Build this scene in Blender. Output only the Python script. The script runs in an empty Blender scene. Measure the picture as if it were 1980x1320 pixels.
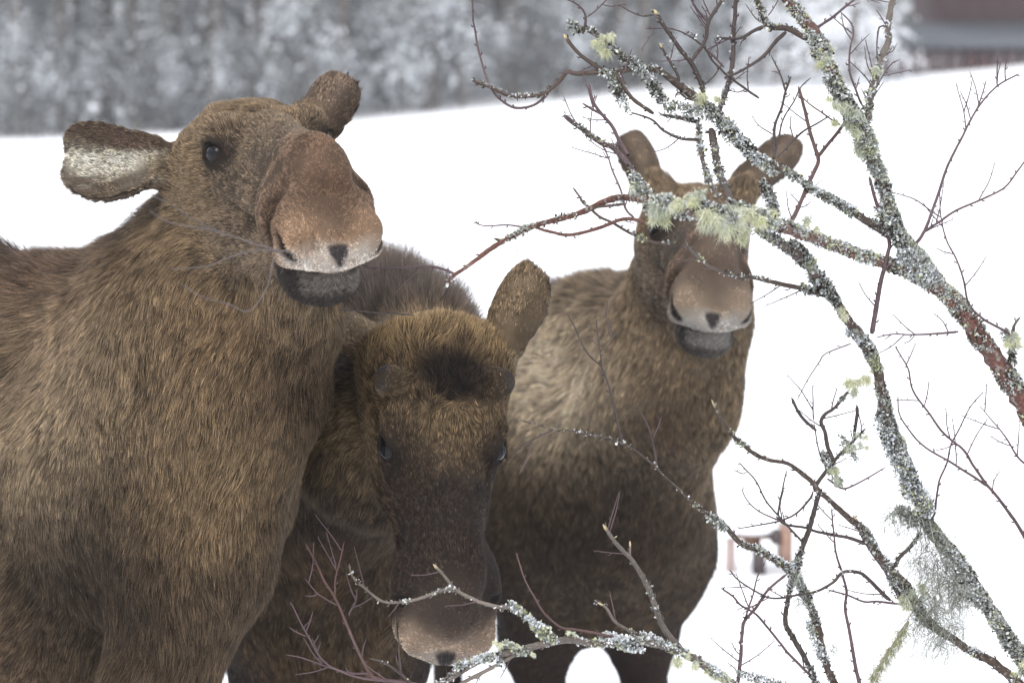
import bpy, math, random
import numpy as np
from mathutils import Vector, Matrix
rng = np.random.default_rng(7)
random.seed(7)
S = bpy.context.scene
COL = S.collection

# ------------------------------------------------------------------ camera, world, light, exposure
PITCH = math.radians(6.33)
CAM = np.array([0.0, 0.0, 2.1])
FPX = 5500.0
cd = bpy.data.cameras.new('camera')
cam = bpy.data.objects.new('camera', cd)
COL.objects.link(cam)
cam.location = CAM
cam.rotation_euler = (math.pi / 2 - PITCH, 0, 0)
cd.sensor_width = 36.0
cd.lens = 100.0
cd.clip_end = 2000.0
cd.dof.use_dof = True
cd.dof.focus_distance = 4.85
cd.dof.aperture_fstop = 5.0
cd.dof.aperture_blades = 0
S.camera = cam

SUN_EL, SUN_AZ = math.radians(48), math.radians(200)
w = bpy.data.worlds.new('World')
S.world = w
w.use_nodes = True
nt = w.node_tree
nt.nodes.clear()
wo = nt.nodes.new('ShaderNodeOutputWorld')
bg = nt.nodes.new('ShaderNodeBackground')
sky = nt.nodes.new('ShaderNodeTexSky')
sky.sky_type = 'NISHITA'
sky.sun_disc = False
sky.sun_elevation = SUN_EL
sky.sun_rotation = SUN_AZ
sky.dust_density = 4.0
mixc = nt.nodes.new('ShaderNodeMix')
mixc.data_type = 'RGBA'
mixc.inputs[0].default_value = 0.82          # the closed cloud cover in front of the blue sky
# overcast sky: cloud three times as bright overhead as at the horizon
gc = nt.nodes.new('ShaderNodeTexCoord'); gs = nt.nodes.new('ShaderNodeSeparateXYZ')
gm = nt.nodes.new('ShaderNodeMapRange'); gm.inputs['From Min'].default_value = 0; gm.inputs['From Max'].default_value = 1
gm.inputs['To Min'].default_value = .50; gm.inputs['To Max'].default_value = 1.50
gv = nt.nodes.new('ShaderNodeVectorMath'); gv.operation = 'SCALE'; gv.inputs[0].default_value = (10.6, 10.7, 11.1)
nt.links.new(gc.outputs['Generated'], gs.inputs[0]); nt.links.new(gs.outputs['Z'], gm.inputs['Value'])
nt.links.new(gm.outputs[0], gv.inputs['Scale']); nt.links.new(gv.outputs[0], mixc.inputs[7])
nt.links.new(sky.outputs[0], mixc.inputs[6])
nt.links.new(mixc.outputs[2], bg.inputs[0])
bg.inputs[1].default_value = 0.10
nt.links.new(bg.outputs[0], wo.inputs[0])

sl = bpy.data.lights.new('sun', 'SUN')
sl.energy = 1.3
sl.angle = math.radians(25)
sl.color = (1.0, 0.97, 0.93)
sun = bpy.data.objects.new('sun', sl)
COL.objects.link(sun)
dv = Vector((math.sin(SUN_AZ) * math.cos(SUN_EL), math.cos(SUN_AZ) * math.cos(SUN_EL), math.sin(SUN_EL)))
sun.rotation_euler = dv.to_track_quat('Z', 'Y').to_euler()

S.view_settings.view_transform = 'Standard'
S.view_settings.look = 'None'
S.view_settings.gamma = 1
S.view_settings.use_curve_mapping = False
S.view_settings.exposure = 0.50
S.cycles.use_denoising = True
S.cycles.max_bounces = 8
S.cycles.diffuse_bounces = 4
S.cycles.glossy_bounces = 3
S.cycles.transmission_bounces = 6
S.cycles.transparent_max_bounces = 6
S.cycles.volume_bounces = 1
S.cycles_curves.shape = 'RIBBONS'
S.cycles_curves.subdivisions = 2

# ------------------------------------------------------------------ helpers
CR = np.array([1.0, 0, 0])
CF = np.array([0, math.cos(PITCH), -math.sin(PITCH)])
CU = np.array([0, math.sin(PITCH), math.cos(PITCH)])

def W(px, py, d):
    """a point d metres in front of the camera seen at pixel px,py of the 1980x1320 photograph"""
    return CAM + d * (CF + (px - 990) / FPX * CR + (660 - py) / FPX * CU)

def V(r, u, t):
    """direction: right, up, toward the camera"""
    return r * CR + u * CU - t * CF

def nrm(v):
    v = np.asarray(v, float)
    return v / (np.linalg.norm(v, axis=-1, keepdims=True) + 1e-12)

def tag(o, label=None, cat=None, group=None, kind=None):
    if label: o['label'] = label
    if cat: o['category'] = cat
    if group: o['group'] = group
    if kind: o['kind'] = kind
    return o

def empty(name, loc):
    o = bpy.data.objects.new(name, None)
    COL.objects.link(o)
    o.location = loc
    o.empty_display_size = .2
    return o

def link(name, data, parent=None):
    o = bpy.data.objects.new(name, data)
    COL.objects.link(o)
    if parent is not None:
        o.parent = parent
        off = Vector(parent.location)
        if parent.parent is not None:
            off = off + Vector(parent.parent.location)
        o.location = -off
    return o

def mesh_np(name, verts, faces, mat, parent=None, smooth=True, colors=None, link_it=True):
    """faces: (n,3) or (n,4) int array"""
    me = bpy.data.meshes.new(name)
    verts = np.asarray(verts, np.float32)
    faces = np.asarray(faces, np.int32)
    k = faces.shape[1]
    me.vertices.add(len(verts))
    me.vertices.foreach_set('co', verts.ravel())
    me.loops.add(faces.size)
    me.loops.foreach_set('vertex_index', faces.ravel())
    me.polygons.add(len(faces))
    me.polygons.foreach_set('loop_start', np.arange(0, faces.size, k, dtype=np.int32))
    me.polygons.foreach_set('loop_total', np.full(len(faces), k, np.int32))
    if colors is not None:
        ca = me.color_attributes.new('col', 'FLOAT_COLOR', 'POINT')
        c4 = np.ones((len(verts), 4), np.float32)
        c4[:, :3] = colors
        ca.data.foreach_set('color', c4.ravel())
    me.update(calc_edges=True)
    me.validate()
    if smooth:
        me.polygons.foreach_set('use_smooth', np.ones(len(me.polygons), bool))
    if mat is not None:
        me.materials.append(mat)
    if not link_it:
        return me
    return link(name, me, parent)

def noise3(p, freq, seed=0):
    """value noise in -1..1 at points (n,3)"""
    q = np.asarray(p, float) * freq + seed * 17.31
    i = np.floor(q).astype(np.int64)
    f = q - i
    f = f * f * (3 - 2 * f)
    def h(x, y, z):
        n = (x * 374761393 + y * 668265263 + z * 2147483647 + seed * 974634) & 0xffffffff
        n = ((n ^ (n >> 13)) * 1274126177) & 0xffffffff
        return ((n ^ (n >> 16)) & 0xffff) / 32767.5 - 1
    r = 0
    for a in (0, 1):
        for b in (0, 1):
            for c in (0, 1):
                wgt = (f[:, 0] if a else 1 - f[:, 0]) * (f[:, 1] if b else 1 - f[:, 1]) * (f[:, 2] if c else 1 - f[:, 2])
                r = r + wgt * h(i[:, 0] + a, i[:, 1] + b, i[:, 2] + c)
    return r

def mat(name):
    m = bpy.data.materials.new(name)
    m.use_nodes = True
    n = m.node_tree.nodes
    b = n.get('Principled BSDF')
    return m, n, m.node_tree.links, b
# ------------------------------------------------------------------ implicit surfaces (bodies are one continuous mesh)
class Prim:
    """one rounded volume. frame: origin O and rows A (3x3) of its local axes; mirror folds the local x"""
    def __init__(s, kind, O, A, p, k=.04, sub=False, mirror=False, flow=None, length=.03, head=False, tagn='body'):
        s.kind, s.O, s.A, s.p, s.k, s.sub, s.mirror = kind, np.asarray(O, float), np.asarray(A, float), p, k, sub, mirror
        s.flow, s.length, s.head, s.tagn = flow, length, head, tagn
        pts = []
        if kind == 'cap':
            a, b, ra, rb = p
            pts = [np.asarray(a, float), np.asarray(b, float)]
            R = max(ra, rb)
        elif kind == 'ell':
            c, M, r = p
            pts = [np.asarray(c, float)]
            R = max(r)
        else:
            pts = [np.asarray(p['c'], float)]
            R = p['R']
        if mirror:
            pts = pts + [q * np.array([-1, 1, 1]) for q in pts]
        pw = np.array([s.O + q @ s.A for q in pts])
        s.bc = pw.mean(0)
        s.br = max(np.linalg.norm(pw - s.bc, axis=1)) + R

    def d(s, P):
        q = (P - s.O) @ s.A.T
        if s.mirror:
            q[:, 0] = np.abs(q[:, 0])
        if s.kind == 'cap':
            a, b, ra, rb = s.p
            a = np.asarray(a, float); b = np.asarray(b, float)
            ba = b - a
            t = np.clip(((q - a) @ ba) / (ba @ ba), 0, 1)
            return np.linalg.norm(q - a - t[:, None] * ba, axis=1) - (ra + (rb - ra) * t)
        if s.kind == 'ell':
            c, M, r = s.p
            r = np.asarray(r, float)
            l = (q - np.asarray(c)) if M is None else (q - np.asarray(c)) @ np.asarray(M).T
            k0 = np.linalg.norm(l / r, axis=1)
            k1 = np.linalg.norm(l / (r * r), axis=1) + 1e-9
            return k0 * (k0 - 1) / k1
        # ear: a cupped leaf. local: u length, w width, n opening
        e = s.p
        l = (q - e['c']) @ e['M'].T
        L, Wd = e['L'], e['W']
        u = l[:, 0] / L
        prof = np.interp(u, [-.5, -.42, -.3, -.1, .12, .28, .38, .45, .5], [.42, .54, .74, .96, 1.0, .90, .72, .50, .24])
        hw = Wd * .5 * prof
        aw = np.abs(l[:, 1] - e['sag'] * np.cos(np.clip(u * 2.2, -1.5, 1.5)))
        nn = l[:, 2] - e['curl'] * np.clip(aw / hw, 0, 1.25) ** 2 * .026 * prof - .03 * u * u
        edge = np.maximum(aw - hw, 0)
        endd = np.maximum(np.abs(l[:, 0]) - L * .5 + .012, 0)
        th = e.get('th', .0095) + .012 * np.clip(-u - .2, 0, .3) / .3
        return np.sqrt(np.maximum(nn * nn + edge * edge + endd * endd, 1e-12)) - th

def smin(a, b, k):
    h = np.clip(.5 + .5 * (b - a) / k, 0, 1)
    return b + (a - b) * h - k * h * (1 - h)

def smax(a, b, k):
    return -smin(-a, -b, k)

def field(prims, P):
    c = P.mean(0)
    R = np.linalg.norm(P - c, axis=1).max()
    out = np.full(len(P), 1.0)
    first = True
    for s in prims:
        if np.linalg.norm(s.bc - c) - s.br - R > .12:
            continue
        dd = s.d(P)
        if s.sub:
            out = smax(out, -dd, s.k)
        elif first:
            out = np.minimum(out, dd) if False else dd
            first = False
        else:
            out = smin(out, dd, s.k)
    return out

def surface(prims, h=.006, B=8):
    """naive surface nets over the sparse blocks the surface passes through"""
    lo = np.min([s.bc - s.br for s in prims if not s.sub], axis=0) - .05
    hi = np.max([s.bc + s.br for s in prims if not s.sub], axis=0) + .05
    H = h * B
    n = np.ceil((hi - lo) / H).astype(int) + 1
    bi = np.stack(np.meshgrid(*[np.arange(k) for k in n], indexing='ij'), -1).reshape(-1, 3)
    # spatial super cells for pruning
    sc = bi // 4
    key = (sc[:, 0] * 1000 + sc[:, 1]) * 1000 + sc[:, 2]
    order = np.argsort(key, kind='stable')
    bi, key = bi[order], key[order]
    cuts = np.flatnonzero(np.diff(key)) + 1
    act = []
    for g in np.split(bi, cuts):
        c = lo + (g + .5) * H
        d = field(prims, c)
        act.append(g[np.abs(d) < H * 1.5])
    g0 = np.arange(B + 1)
    off = np.stack(np.meshgrid(g0, g0, g0, indexing='ij'), -1).reshape(-1, 3)
    N = n * B + 2
    vk, vp, quads = [], [], []
    def gk(i):
        return (i[..., 0] * N[1] + i[..., 1]) * N[2] + i[..., 2]
    corners = np.array([[a, b, c] for a in (0, 1) for b in (0, 1) for c in (0, 1)])
    ed = [(a, b) for a in range(8) for b in range(a + 1, 8) if np.abs(corners[a] - corners[b]).sum() == 1]
    for g in act:
        if not len(g):
            continue
        gi = g[:, None, :] * B + off[None]
        P = lo + gi.reshape(-1, 3) * h
        d = field(prims, P).reshape(len(g), B + 1, B + 1, B + 1)
        neg = d < 0
        cs = np.stack([neg[:, a:a + B, b:b + B, c:c + B] for a, b, c in corners], -1)
        cnt = cs.sum(-1)
        m = (cnt > 0) & (cnt < 8)
        if not m.any():
            continue
        bidx, ci, cj, ck = np.nonzero(m)
        cell = g[bidx] * B + np.stack([ci, cj, ck], -1)
        dv_ = np.stack([d[bidx, ci + a, cj + b, ck + c] for a, b, c in corners], -1)
        acc = np.zeros((len(bidx), 3)); w_ = np.zeros(len(bidx))
        for a, b in ed:
            da, db = dv_[:, a], dv_[:, b]
            x = (da < 0) != (db < 0)
            t = np.where(x, da / np.where(x, da - db, 1), 0)
            acc += np.where(x[:, None], corners[a] + t[:, None] * (corners[b] - corners[a]), 0)
            w_ += x
        vk.append(gk(cell)); vp.append(lo + (cell + acc / w_[:, None]) * h)
        # edges that start at corner (0,0,0) of the cell
        for ax in range(3):
            o = [0, 0, 0]; o[ax] = 1
            s0 = neg[:, :B, :B, :B]
            s1 = neg[:, o[0]:B + o[0], o[1]:B + o[1], o[2]:B + o[2]]
            bb, i, j, k = np.nonzero(s0 != s1)
            base = g[bb] * B + np.stack([i, j, k], -1)
            u = [0, 0, 0]; v = [0, 0, 0]
            u[(ax + 1) % 3] = 1; v[(ax + 2) % 3] = 1
            u, v = np.array(u), np.array(v)
            q = np.stack([gk(base), gk(base - u), gk(base - u - v), gk(base - v)], -1)
            flip = ~s0[bb, i, j, k]
            q[flip] = q[flip][:, ::-1]
            quads.append(q)
    vk = np.concatenate(vk); vp = np.concatenate(vp); quads = np.concatenate(quads)
    o = np.argsort(vk); vk, vp = vk[o], vp[o]
    idx = np.searchsorted(vk, quads)
    idx = np.clip(idx, 0, len(vk) - 1)
    ok = (vk[idx] == quads).all(1)
    return vp, idx[ok]

def vnormals(v, q):
    a, b, c, d = v[q[:, 0]], v[q[:, 1]], v[q[:, 2]], v[q[:, 3]]
    fn = np.cross(c - a, d - b)
    n = np.zeros_like(v)
    for i in range(4):
        for ax in range(3):
            n[:, ax] += np.bincount(q[:, i], fn[:, ax], len(v))
    return nrm(n)
# ------------------------------------------------------------------ snow field: rises gently to the right, ends at the forest
def edge_y(x):
    """distance of the forest edge"""
    return 70.0 + 1.2 * x * 0 + 1.5 * math.sin(x * .4)
def terrain(x, y):
    """bank that climbs towards the right-hand side far away"""
    t = np.clip((y - 14) / 56.0, 0, 1.6)
    return (x * .066 * t + .17 * t + .10 * np.sin(x * .35 + 1) * t + (.07 * np.sin(y * .25 + x * .1)) * np.clip((y - 8) / 20, 0, 1))
def edge_z(x, y):
    return terrain(np.array(float(x)), np.array(float(y)))
SNOW, n_, l_, b_ = mat('snow')
b_.inputs['Base Color'].default_value = (.86, .88, .91, 1)
b_.inputs['Roughness'].default_value = .75
nz = n_.new('ShaderNodeTexNoise'); nz.inputs['Scale'].default_value = 1.2; nz.inputs['Detail'].default_value = 6
bp = n_.new('ShaderNodeBump'); bp.inputs['Strength'].default_value = .3; bp.inputs['Distance'].default_value = .08
l_.new(nz.outputs[0], bp.inputs['Height']); l_.new(bp.outputs[0], b_.inputs['Normal'])
gx = np.concatenate([np.linspace(-600, -45, 14), np.linspace(-40, 40, 161), np.linspace(45, 600, 14)])
gy = np.concatenate([np.linspace(-60, -2, 20), np.linspace(0, 130, 261), np.linspace(140, 1500, 14)])
X, Y = np.meshgrid(gx, gy, indexing='ij')
Zg = terrain(np.clip(X, -40, 40), Y)
near = np.exp(-((X) ** 2 + (Y - 6) ** 2) / 30)
Zg = Zg + near * .05 * (np.sin(X * 5.1 + np.sin(Y * 3)) * np.cos(Y * 4.3))
vv = np.stack([X, Y, Zg], -1).reshape(-1, 3)
i = np.arange(len(gx) - 1)[:, None] * len(gy) + np.arange(len(gy) - 1)[None]
qq = np.stack([i, i + len(gy), i + len(gy) + 1, i + 1], -1).reshape(-1, 4)
tag(mesh_np('snow_ground', vv, qq, SNOW), kind='structure')
# ------------------------------------------------------------------ elk (moose) bodies
I3 = np.eye(3)
Z0 = np.zeros(3)

def frame(f, x):
    f = nrm(f)
    x = np.asarray(x, float)
    x = nrm(x - f * (x @ f))
    return np.stack([x, f, np.cross(f, x) * 1.0])

def basis(u, n):
    """rows: length axis u, width axis, opening normal n"""
    u = nrm(u); n = np.asarray(n, float); n = nrm(n - u * (n @ u))
    return np.stack([u, np.cross(n, u), n])

def head_prims(O, A, mouth_open=0.0, pedicles=False, flow_back=None):
    fb = -A[1]
    def E(c, r, k=.04, M=None, mirror=True, sub=False, L=.012, fl=None):
        return Prim('ell', O, A, (c, M, r), k, sub, mirror, fb if fl is None else fl, L, True, 'head')
    def C(a, b, ra, rb, k=.04, mirror=True, sub=False, L=.012, fl=None):
        return Prim('cap', O, A, (a, b, ra, rb), k, sub, mirror, fb if fl is None else fl, L, True, 'head')
    rx = lambda a: np.array([[1, 0, 0], [0, math.cos(a), math.sin(a)], [0, -math.sin(a), math.cos(a)]])
    rz = lambda a: np.array([[math.cos(a), math.sin(a), 0], [-math.sin(a), math.cos(a), 0], [0, 0, 1]])
    mo = mouth_open
    P = [
        E((0, -.10, -.022), (.108, .15, .100), mirror=False, L=.030),                # skull
        E((0, -.07, .036), (.082, .12, .042), .03, mirror=False, L=.034),            # forehead
        E((.080, -.100, -.030), (.042, .085, .075), .03, L=.020),                    # temple
        E((.077, .002, .056), (.035, .042, .027), .011, L=.016),                     # brow over the eye
        C((0, .00, -.005), (0, .25, -.010), .080, .058, .05, mirror=False),          # bridge
        C((0, .05, .030), (0, .27, .034), .044, .042, .03, mirror=False),            # nasal bone
        E((.060, -.035, -.090), (.048, .115, .088), .05, L=.018),                    # cheek
        C((.042, .02, -.125), (.024, .25, -.128), .042, .028, .05, L=.016),          # lower jaw
        C((.072, .055, -.015), (.052, .15, -.045), .024, .022, .03),                 # cheek bone
        E((0, .285, .010), (.054, .082, .060), .040, mirror=False),                  # nose bulb
        E((.051, .262, -.044), (.044, .080, .064), .016, M=rz(-.10) @ rx(-.25), L=.008),  # lateral nostril flap
        E((0, .322, -.036), (.058, .056, .070), .009, mirror=False, L=.005),         # muzzle top
        E((.046, .336, -.076), (.040, .046, .046), .012, M=rz(-.16), L=.005),        # muzzle lobes
        E((0, .350, -.104), (.056, .036, .024), .016, mirror=False, L=.005),         # upper lip
        E((.068, .318, -.098), (.022, .036, .024), .010, L=.005),                    # nostril rim
        E((0, .268, -.153 - mo), (.062, .084, .046), .026, mirror=False, L=.016),    # chin
        E((0, .318, -.134 - mo), (.046, .038, .017), .010, mirror=False, L=.008),    # lower lip
        C((.058, .312, .012), (.080, .304, -.030), .004, .008, .012, sub=True),      # crease behind the muzzle
        C((.080, .304, -.030), (.082, .292, -.085), .008, .006, .012, sub=True),
        C((.104, .062, .004), (.094, .098, -.030), .007, .004, .020, sub=True),      # tear pit
        C((.098, .010, .046), (.100, .066, .036), .003, .002, .008, sub=True),       # fold under the brow
C((.090, .334, -.068), (.072, .374, -.110), .0075, .0065, .008, sub=True),     # nostril
        C((.048, .345, -.127), (.066, .235, -.112), .004, .006, .010, sub=True),     # lip line
        C((0, .386, -.092), (0, .384, -.130), .0025, .0025, .006, mirror=False, sub=True),   # philtrum
        E((.087, .028, .022), (.029, .035, .031), .014, L=.010),                     # lid mound
        E((.1085, .042, .0295), (.018, .0235, .0150), .005, M=rz(.42), sub=True),      # lid opening
    ]
    if mo > .004:
        P.append(E((0, .33, -.127 - mo * .45), (.052, .060, .004 + mo * .5), .006, mirror=False, sub=True))
    if pedicles:
        P += [E((.072, -.150, .0), (.062, .075, .062), .03, L=.034), E((0, -.165, .03), (.085, .06, .055), .03, mirror=False, L=.038),
              C((.060, -.072, .040), (.090, -.073, .070), .034, .028, .026, L=.012),
              E((.101, -.070, .080), (.025, .022, .020), .014, L=.006)]
    return P

def ear_prim(base, tip, opening, Wd, curl=1.0, k=.02, sag=0.0):
    base, tip = np.asarray(base), np.asarray(tip)
    L = np.linalg.norm(tip - base)
    M = basis(tip - base, opening)
    c = (base + tip) / 2
    return Prim('ear', Z0, I3, dict(c=c, M=M, L=L, W=Wd, curl=curl, R=L * .5, sag=sag), k, False, False, nrm(tip - base), .010, False, 'ear')

def cap(a, b, ra, rb, k=.10, flow=None, L=.04, tg='body'):
    a, b = np.asarray(a, float), np.asarray(b, float)
    return Prim('cap', Z0, I3, (a, b, ra, rb), k, False, False, nrm(b - a) if flow is None else nrm(flow), L, False, tg)

def torso(wp, b, s=1.0, deep=1.0, hoof=True):
    """trunk, four jointed legs and a short tail below the withers point wp, walking along b"""
    wp = np.asarray(wp, float); b = nrm(np.asarray(b, float)); lat = np.array([b[1], -b[0], 0.0]); up = np.array([0, 0, 1.0])
    M = np.stack([lat, b, up])
    bk = nrm(-b - .45 * up)
    P = []
    def E(y, z, r, k=.12, fl=bk, L=.036, x=0.0, tg='body'):
        P.append(Prim('ell', wp, M, ((x * s, y * s, z * s), None, np.array(r) * s), k, False, abs(x) > 0, fl, L, False, tg))
    E(-.02, -.22, (.15, .30, .225), L=.085, fl=nrm(-b - .1 * up), tg='mane')
    E(.02, -.47 * deep, (.225, .33, .40 * deep), fl=nrm(-.6 * b - up))
    E(-.42, -.44 * deep, (.26, .46, .34 * deep), L=.05)
    E(-.82, -.46 * deep, (.25, .42, .30 * deep), L=.045)
    E(-1.18, -.46, (.22, .30, .28), L=.04)
    E(.10, -.48, (.11, .20, .28), x=.15, fl=nrm(-.5 * b - up))
    def leg(pts, rs, L=.02):
        for i in range(len(pts) - 1):
            a, c = np.array(pts[i]) * s, np.array(pts[i + 1]) * s
            P.append(Prim('cap', wp, M, (a, c, rs[i] * s, rs[i + 1] * s), .05 if i else .10, False, True, nrm(M.T @ (c - a)), L, False, 'leg'))
    g = -wp[2] / s                                     # ground, in trunk units
    leg([(.14, .10, -.62), (.14, -.02, -.86), (.135, .03, g + .42), (.13, .02, g + .14), (.13, .06, g + .05), (.13, .11, g + .03)],
        [.135, .085, .050, .036, .044, .040])
    leg([(.13, -1.12, -.50), (.15, -.98, -.80), (.13, -1.28, g + .52), (.13, -1.20, g + .14), (.13, -1.15, g + .05), (.13, -1.10, g + .03)],
        [.17, .105, .050, .038, .044, .040])
    leg([(.001, -1.42, -.22), (.001, -1.50, -.34)], [.035, .02])
    return P

def blobs(P, lst):
    """coat markings: smooth mixing weights around points (c, radius)"""
    out = []
    for c, r in lst:
        out.append(np.exp(-((P - np.asarray(c)) ** 2).sum(1) / (r * r)))
    return out

def lerp(a, b, t):
    return a + (b - a) * np.clip(t, 0, 1)[:, None]

def head_colour(q, c, st):
    """q local head coordinates, c base colour; returns the coat colour of the head"""
    x, y, z = np.abs(q[:, 0]), q[:, 1], q[:, 2]
    C_ = lambda k: np.array(st[k])
    # face darkens towards the nose
    c = lerp(c, C_('face'), np.clip((y + .03 * noise3(q, 22, 7) + .25 * (x - .05) * (y > 0) - st.get('fy', -.02)) / .10, 0, 1))
    c = lerp(c, C_('brow'), np.exp(-((y + .09) / .07) ** 2) * (z > -.03) * .8)
    c = lerp(c, C_('nose'), np.clip((y - .19) / .06, 0, 1) * np.clip((z + .09) / .04, 0, 1))
    # pale muzzle
    front = y + .45 * np.clip(-z - .03, 0, .08) + .012 * noise3(q, 30, 2)
    mz = np.clip((front - st['mz0']) / .045, 0, 1) * np.clip((z + .130) / .008, 0, 1)
    mid = np.exp(-(x / .020) ** 2)
    c = lerp(c, C_('muzzle') * np.array((.46, .46, .50)), np.clip((front - st['mz0'] + .04) / .05, 0, 1) * np.clip((z + .130) / .008, 0, 1) * st.get('band', .8))
    mz = mz * np.clip((.005 - z) / .045, 0, 1) * np.clip((y - .268) / .02, 0, 1)
    mz = mz * (1 - .55 * np.clip((z + .075) / .05, 0, 1))
    c = lerp(c, C_('muzzle'), mz * (1 - st.get('mid', .65) * mid * np.clip((z + .075) / .03, 0, 1)))
    c = lerp(c, C_('muzzle') * np.array((.33, .30, .30)), np.exp(-((x / .030) ** 2 + ((y - .352) / .030) ** 2 + ((z - .005) / .035) ** 2)) * st.get('mid', 1.0))
    c = lerp(c, C_('muzzle') * np.array((.44, .40, .39)), np.exp(-(((x - .012) / .030) ** 2 + ((y - .30) / .035) ** 2)) * (z > 0) * .6 * st.get('mid', 1.0))
    c = c * (1 + .14 * noise3(q, 48, 21) * np.clip((y - .2) / .05, 0, 1))[:, None]
    lip = np.clip((y - .320) / .030, 0, 1) * np.clip((-z - .070 + .008 * noise3(q, 60, 5)) / .030, 0, 1) * np.clip((z + .131) / .006, 0, 1)
    c = lerp(c, C_('lip'), lip * (.80 + .35 * noise3(q, 75, 31)))
    pad = (np.clip((y - .366) / .006, 0, 1) * np.clip((.0190 - x + np.minimum(z + .092, 0) * .55) / .004, 0, 1)
           * np.clip((-z - .080 - x * .15) / .005, 0, 1) * np.clip((z + .120) / .005, 0, 1))
    c = lerp(c, np.array((.045, .040, .045)), pad)
    qa = np.stack([x, y, z], 1)
    def seg(a_, b_, r0, r1):
        a_, b_ = np.array(a_), np.array(b_); t = np.clip(((qa - a_) @ (b_ - a_)) / ((b_ - a_) @ (b_ - a_)), 0, 1)
        return np.clip(1 - (np.linalg.norm(qa - a_ - t[:, None] * (b_ - a_), axis=1) - r0) / (r1 - r0), 0, 1)
    c = lerp(c, np.array((.018, .014, .014)), seg((.090, .334, -.068), (.072, .374, -.110), .0095, .0135))
    c = lerp(c, np.array((.030, .024, .022)), seg((.030, .352, -.128), (.070, .230, -.112), .005, .011))
    # chin: dark ring and greyer hair under the lip
    ch = np.clip((y - .21) / .03, 0, 1) * np.clip((-z - .128) / .006, 0, 1)
    c = lerp(c, C_('chin'), ch)
    c = lerp(c, C_('chingrey'), ch * np.clip((y - .315) / .02, 0, 1) * np.clip((z + .172) / .014, 0, 1) * .65)
    # dark skin round the eye and the tear pit
    e = np.exp(-(((x - .104) / .045) ** 2 + ((y - .044) / .036) ** 2 + ((z - .027) / .027) ** 2))
    c = lerp(c, np.array((.022, .017, .016)), np.clip(e * 1.9 - .25, 0, 1))
    e2 = np.exp(-(((x - .092) / .03) ** 2 + ((y - .074) / .030) ** 2 + ((z + .002) / .026) ** 2))
    c = lerp(c, C_('face') * .62, e2 * .8)
    if st.get('ped'):
        pd = np.exp(-(((x - .104) / .024) ** 2 + ((y + .072) / .026) ** 2 + ((z - .080) / .024) ** 2))
        c = lerp(c, np.array((.075, .072, .078)) * (1 + .5 * noise3(q, 60, 9))[:, None], np.clip(pd * 1.8 - .5 + .7 * noise3(q, 45, 3), 0, 1))
        c = lerp(c, np.array((.20, .145, .085)), np.clip((-y - .11) / .04, 0, 1) * .8)
        tf = np.exp(-(((q[:, 0] - .022) / .070) ** 2 + ((y + .078 + .012 * noise3(q, 30, 8)) / .052) ** 2)) * (z > -.02)
        c = lerp(c, np.array((.017, .013, .011)), np.clip(tf * 1.7 - .15, 0, 1))
        e3 = np.exp(-(((x - .100) / .045) ** 2 + ((y - .060) / .050) ** 2))
        c = lerp(c, C_('face'), np.clip(e3 * 1.3, 0, 1) * .6)
    return c

SKIN, n_, l_, b_ = mat('hide')
at = n_.new('ShaderNodeAttribute'); at.attribute_name = 'col'
l_.new(at.outputs['Color'], b_.inputs['Base Color'])
b_.inputs['Roughness'].default_value = .85
b_.inputs['Specular IOR Level'].default_value = .15
nz = n_.new('ShaderNodeTexNoise'); nz.inputs['Scale'].default_value = 900
bp = n_.new('ShaderNodeBump'); bp.inputs['Strength'].default_value = .35; bp.inputs['Distance'].default_value = .002
l_.new(nz.outputs[0], bp.inputs['Height']); l_.new(bp.outputs[0], b_.inputs['Normal'])

def fur_material():
    m = bpy.data.materials.new('fur')
    m.use_nodes = True
    t = m.node_tree; t.nodes.clear()
    o = t.nodes.new('ShaderNodeOutputMaterial')
    a = t.nodes.new('ShaderNodeAttribute'); a.attribute_name = 'col'
    hi = t.nodes.new('ShaderNodeHairInfo')
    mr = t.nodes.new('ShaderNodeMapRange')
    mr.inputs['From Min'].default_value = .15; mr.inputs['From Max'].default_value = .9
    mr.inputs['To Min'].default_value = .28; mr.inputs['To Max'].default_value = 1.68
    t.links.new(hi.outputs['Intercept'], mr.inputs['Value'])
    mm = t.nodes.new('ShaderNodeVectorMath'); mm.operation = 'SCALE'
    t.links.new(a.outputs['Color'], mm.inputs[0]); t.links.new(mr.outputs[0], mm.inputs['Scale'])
    d = t.nodes.new('ShaderNodeBsdfPrincipled')
    d.inputs['Roughness'].default_value = .62
    d.inputs['Specular IOR Level'].default_value = .07
    an = t.nodes.new('ShaderNodeAttribute'); an.attribute_name = 'skin_normal'
    gn = t.nodes.new('ShaderNodeNewGeometry')
    va = t.nodes.new('ShaderNodeMix'); va.data_type = 'VECTOR'; va.inputs[0].default_value = .72
    t.links.new(gn.outputs['Normal'], va.inputs[4]); t.links.new(an.outputs['Vector'], va.inputs[5])
    vn = t.nodes.new('ShaderNodeVectorMath'); vn.operation = 'NORMALIZE'
    t.links.new(va.outputs[1], vn.inputs[0]); t.links.new(vn.outputs[0], d.inputs['Normal'])
    t.links.new(mm.outputs[0], d.inputs['Base Color'])
    t.links.new(d.outputs[0], o.inputs[0])
    return m
FURM = fur_material()

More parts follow.
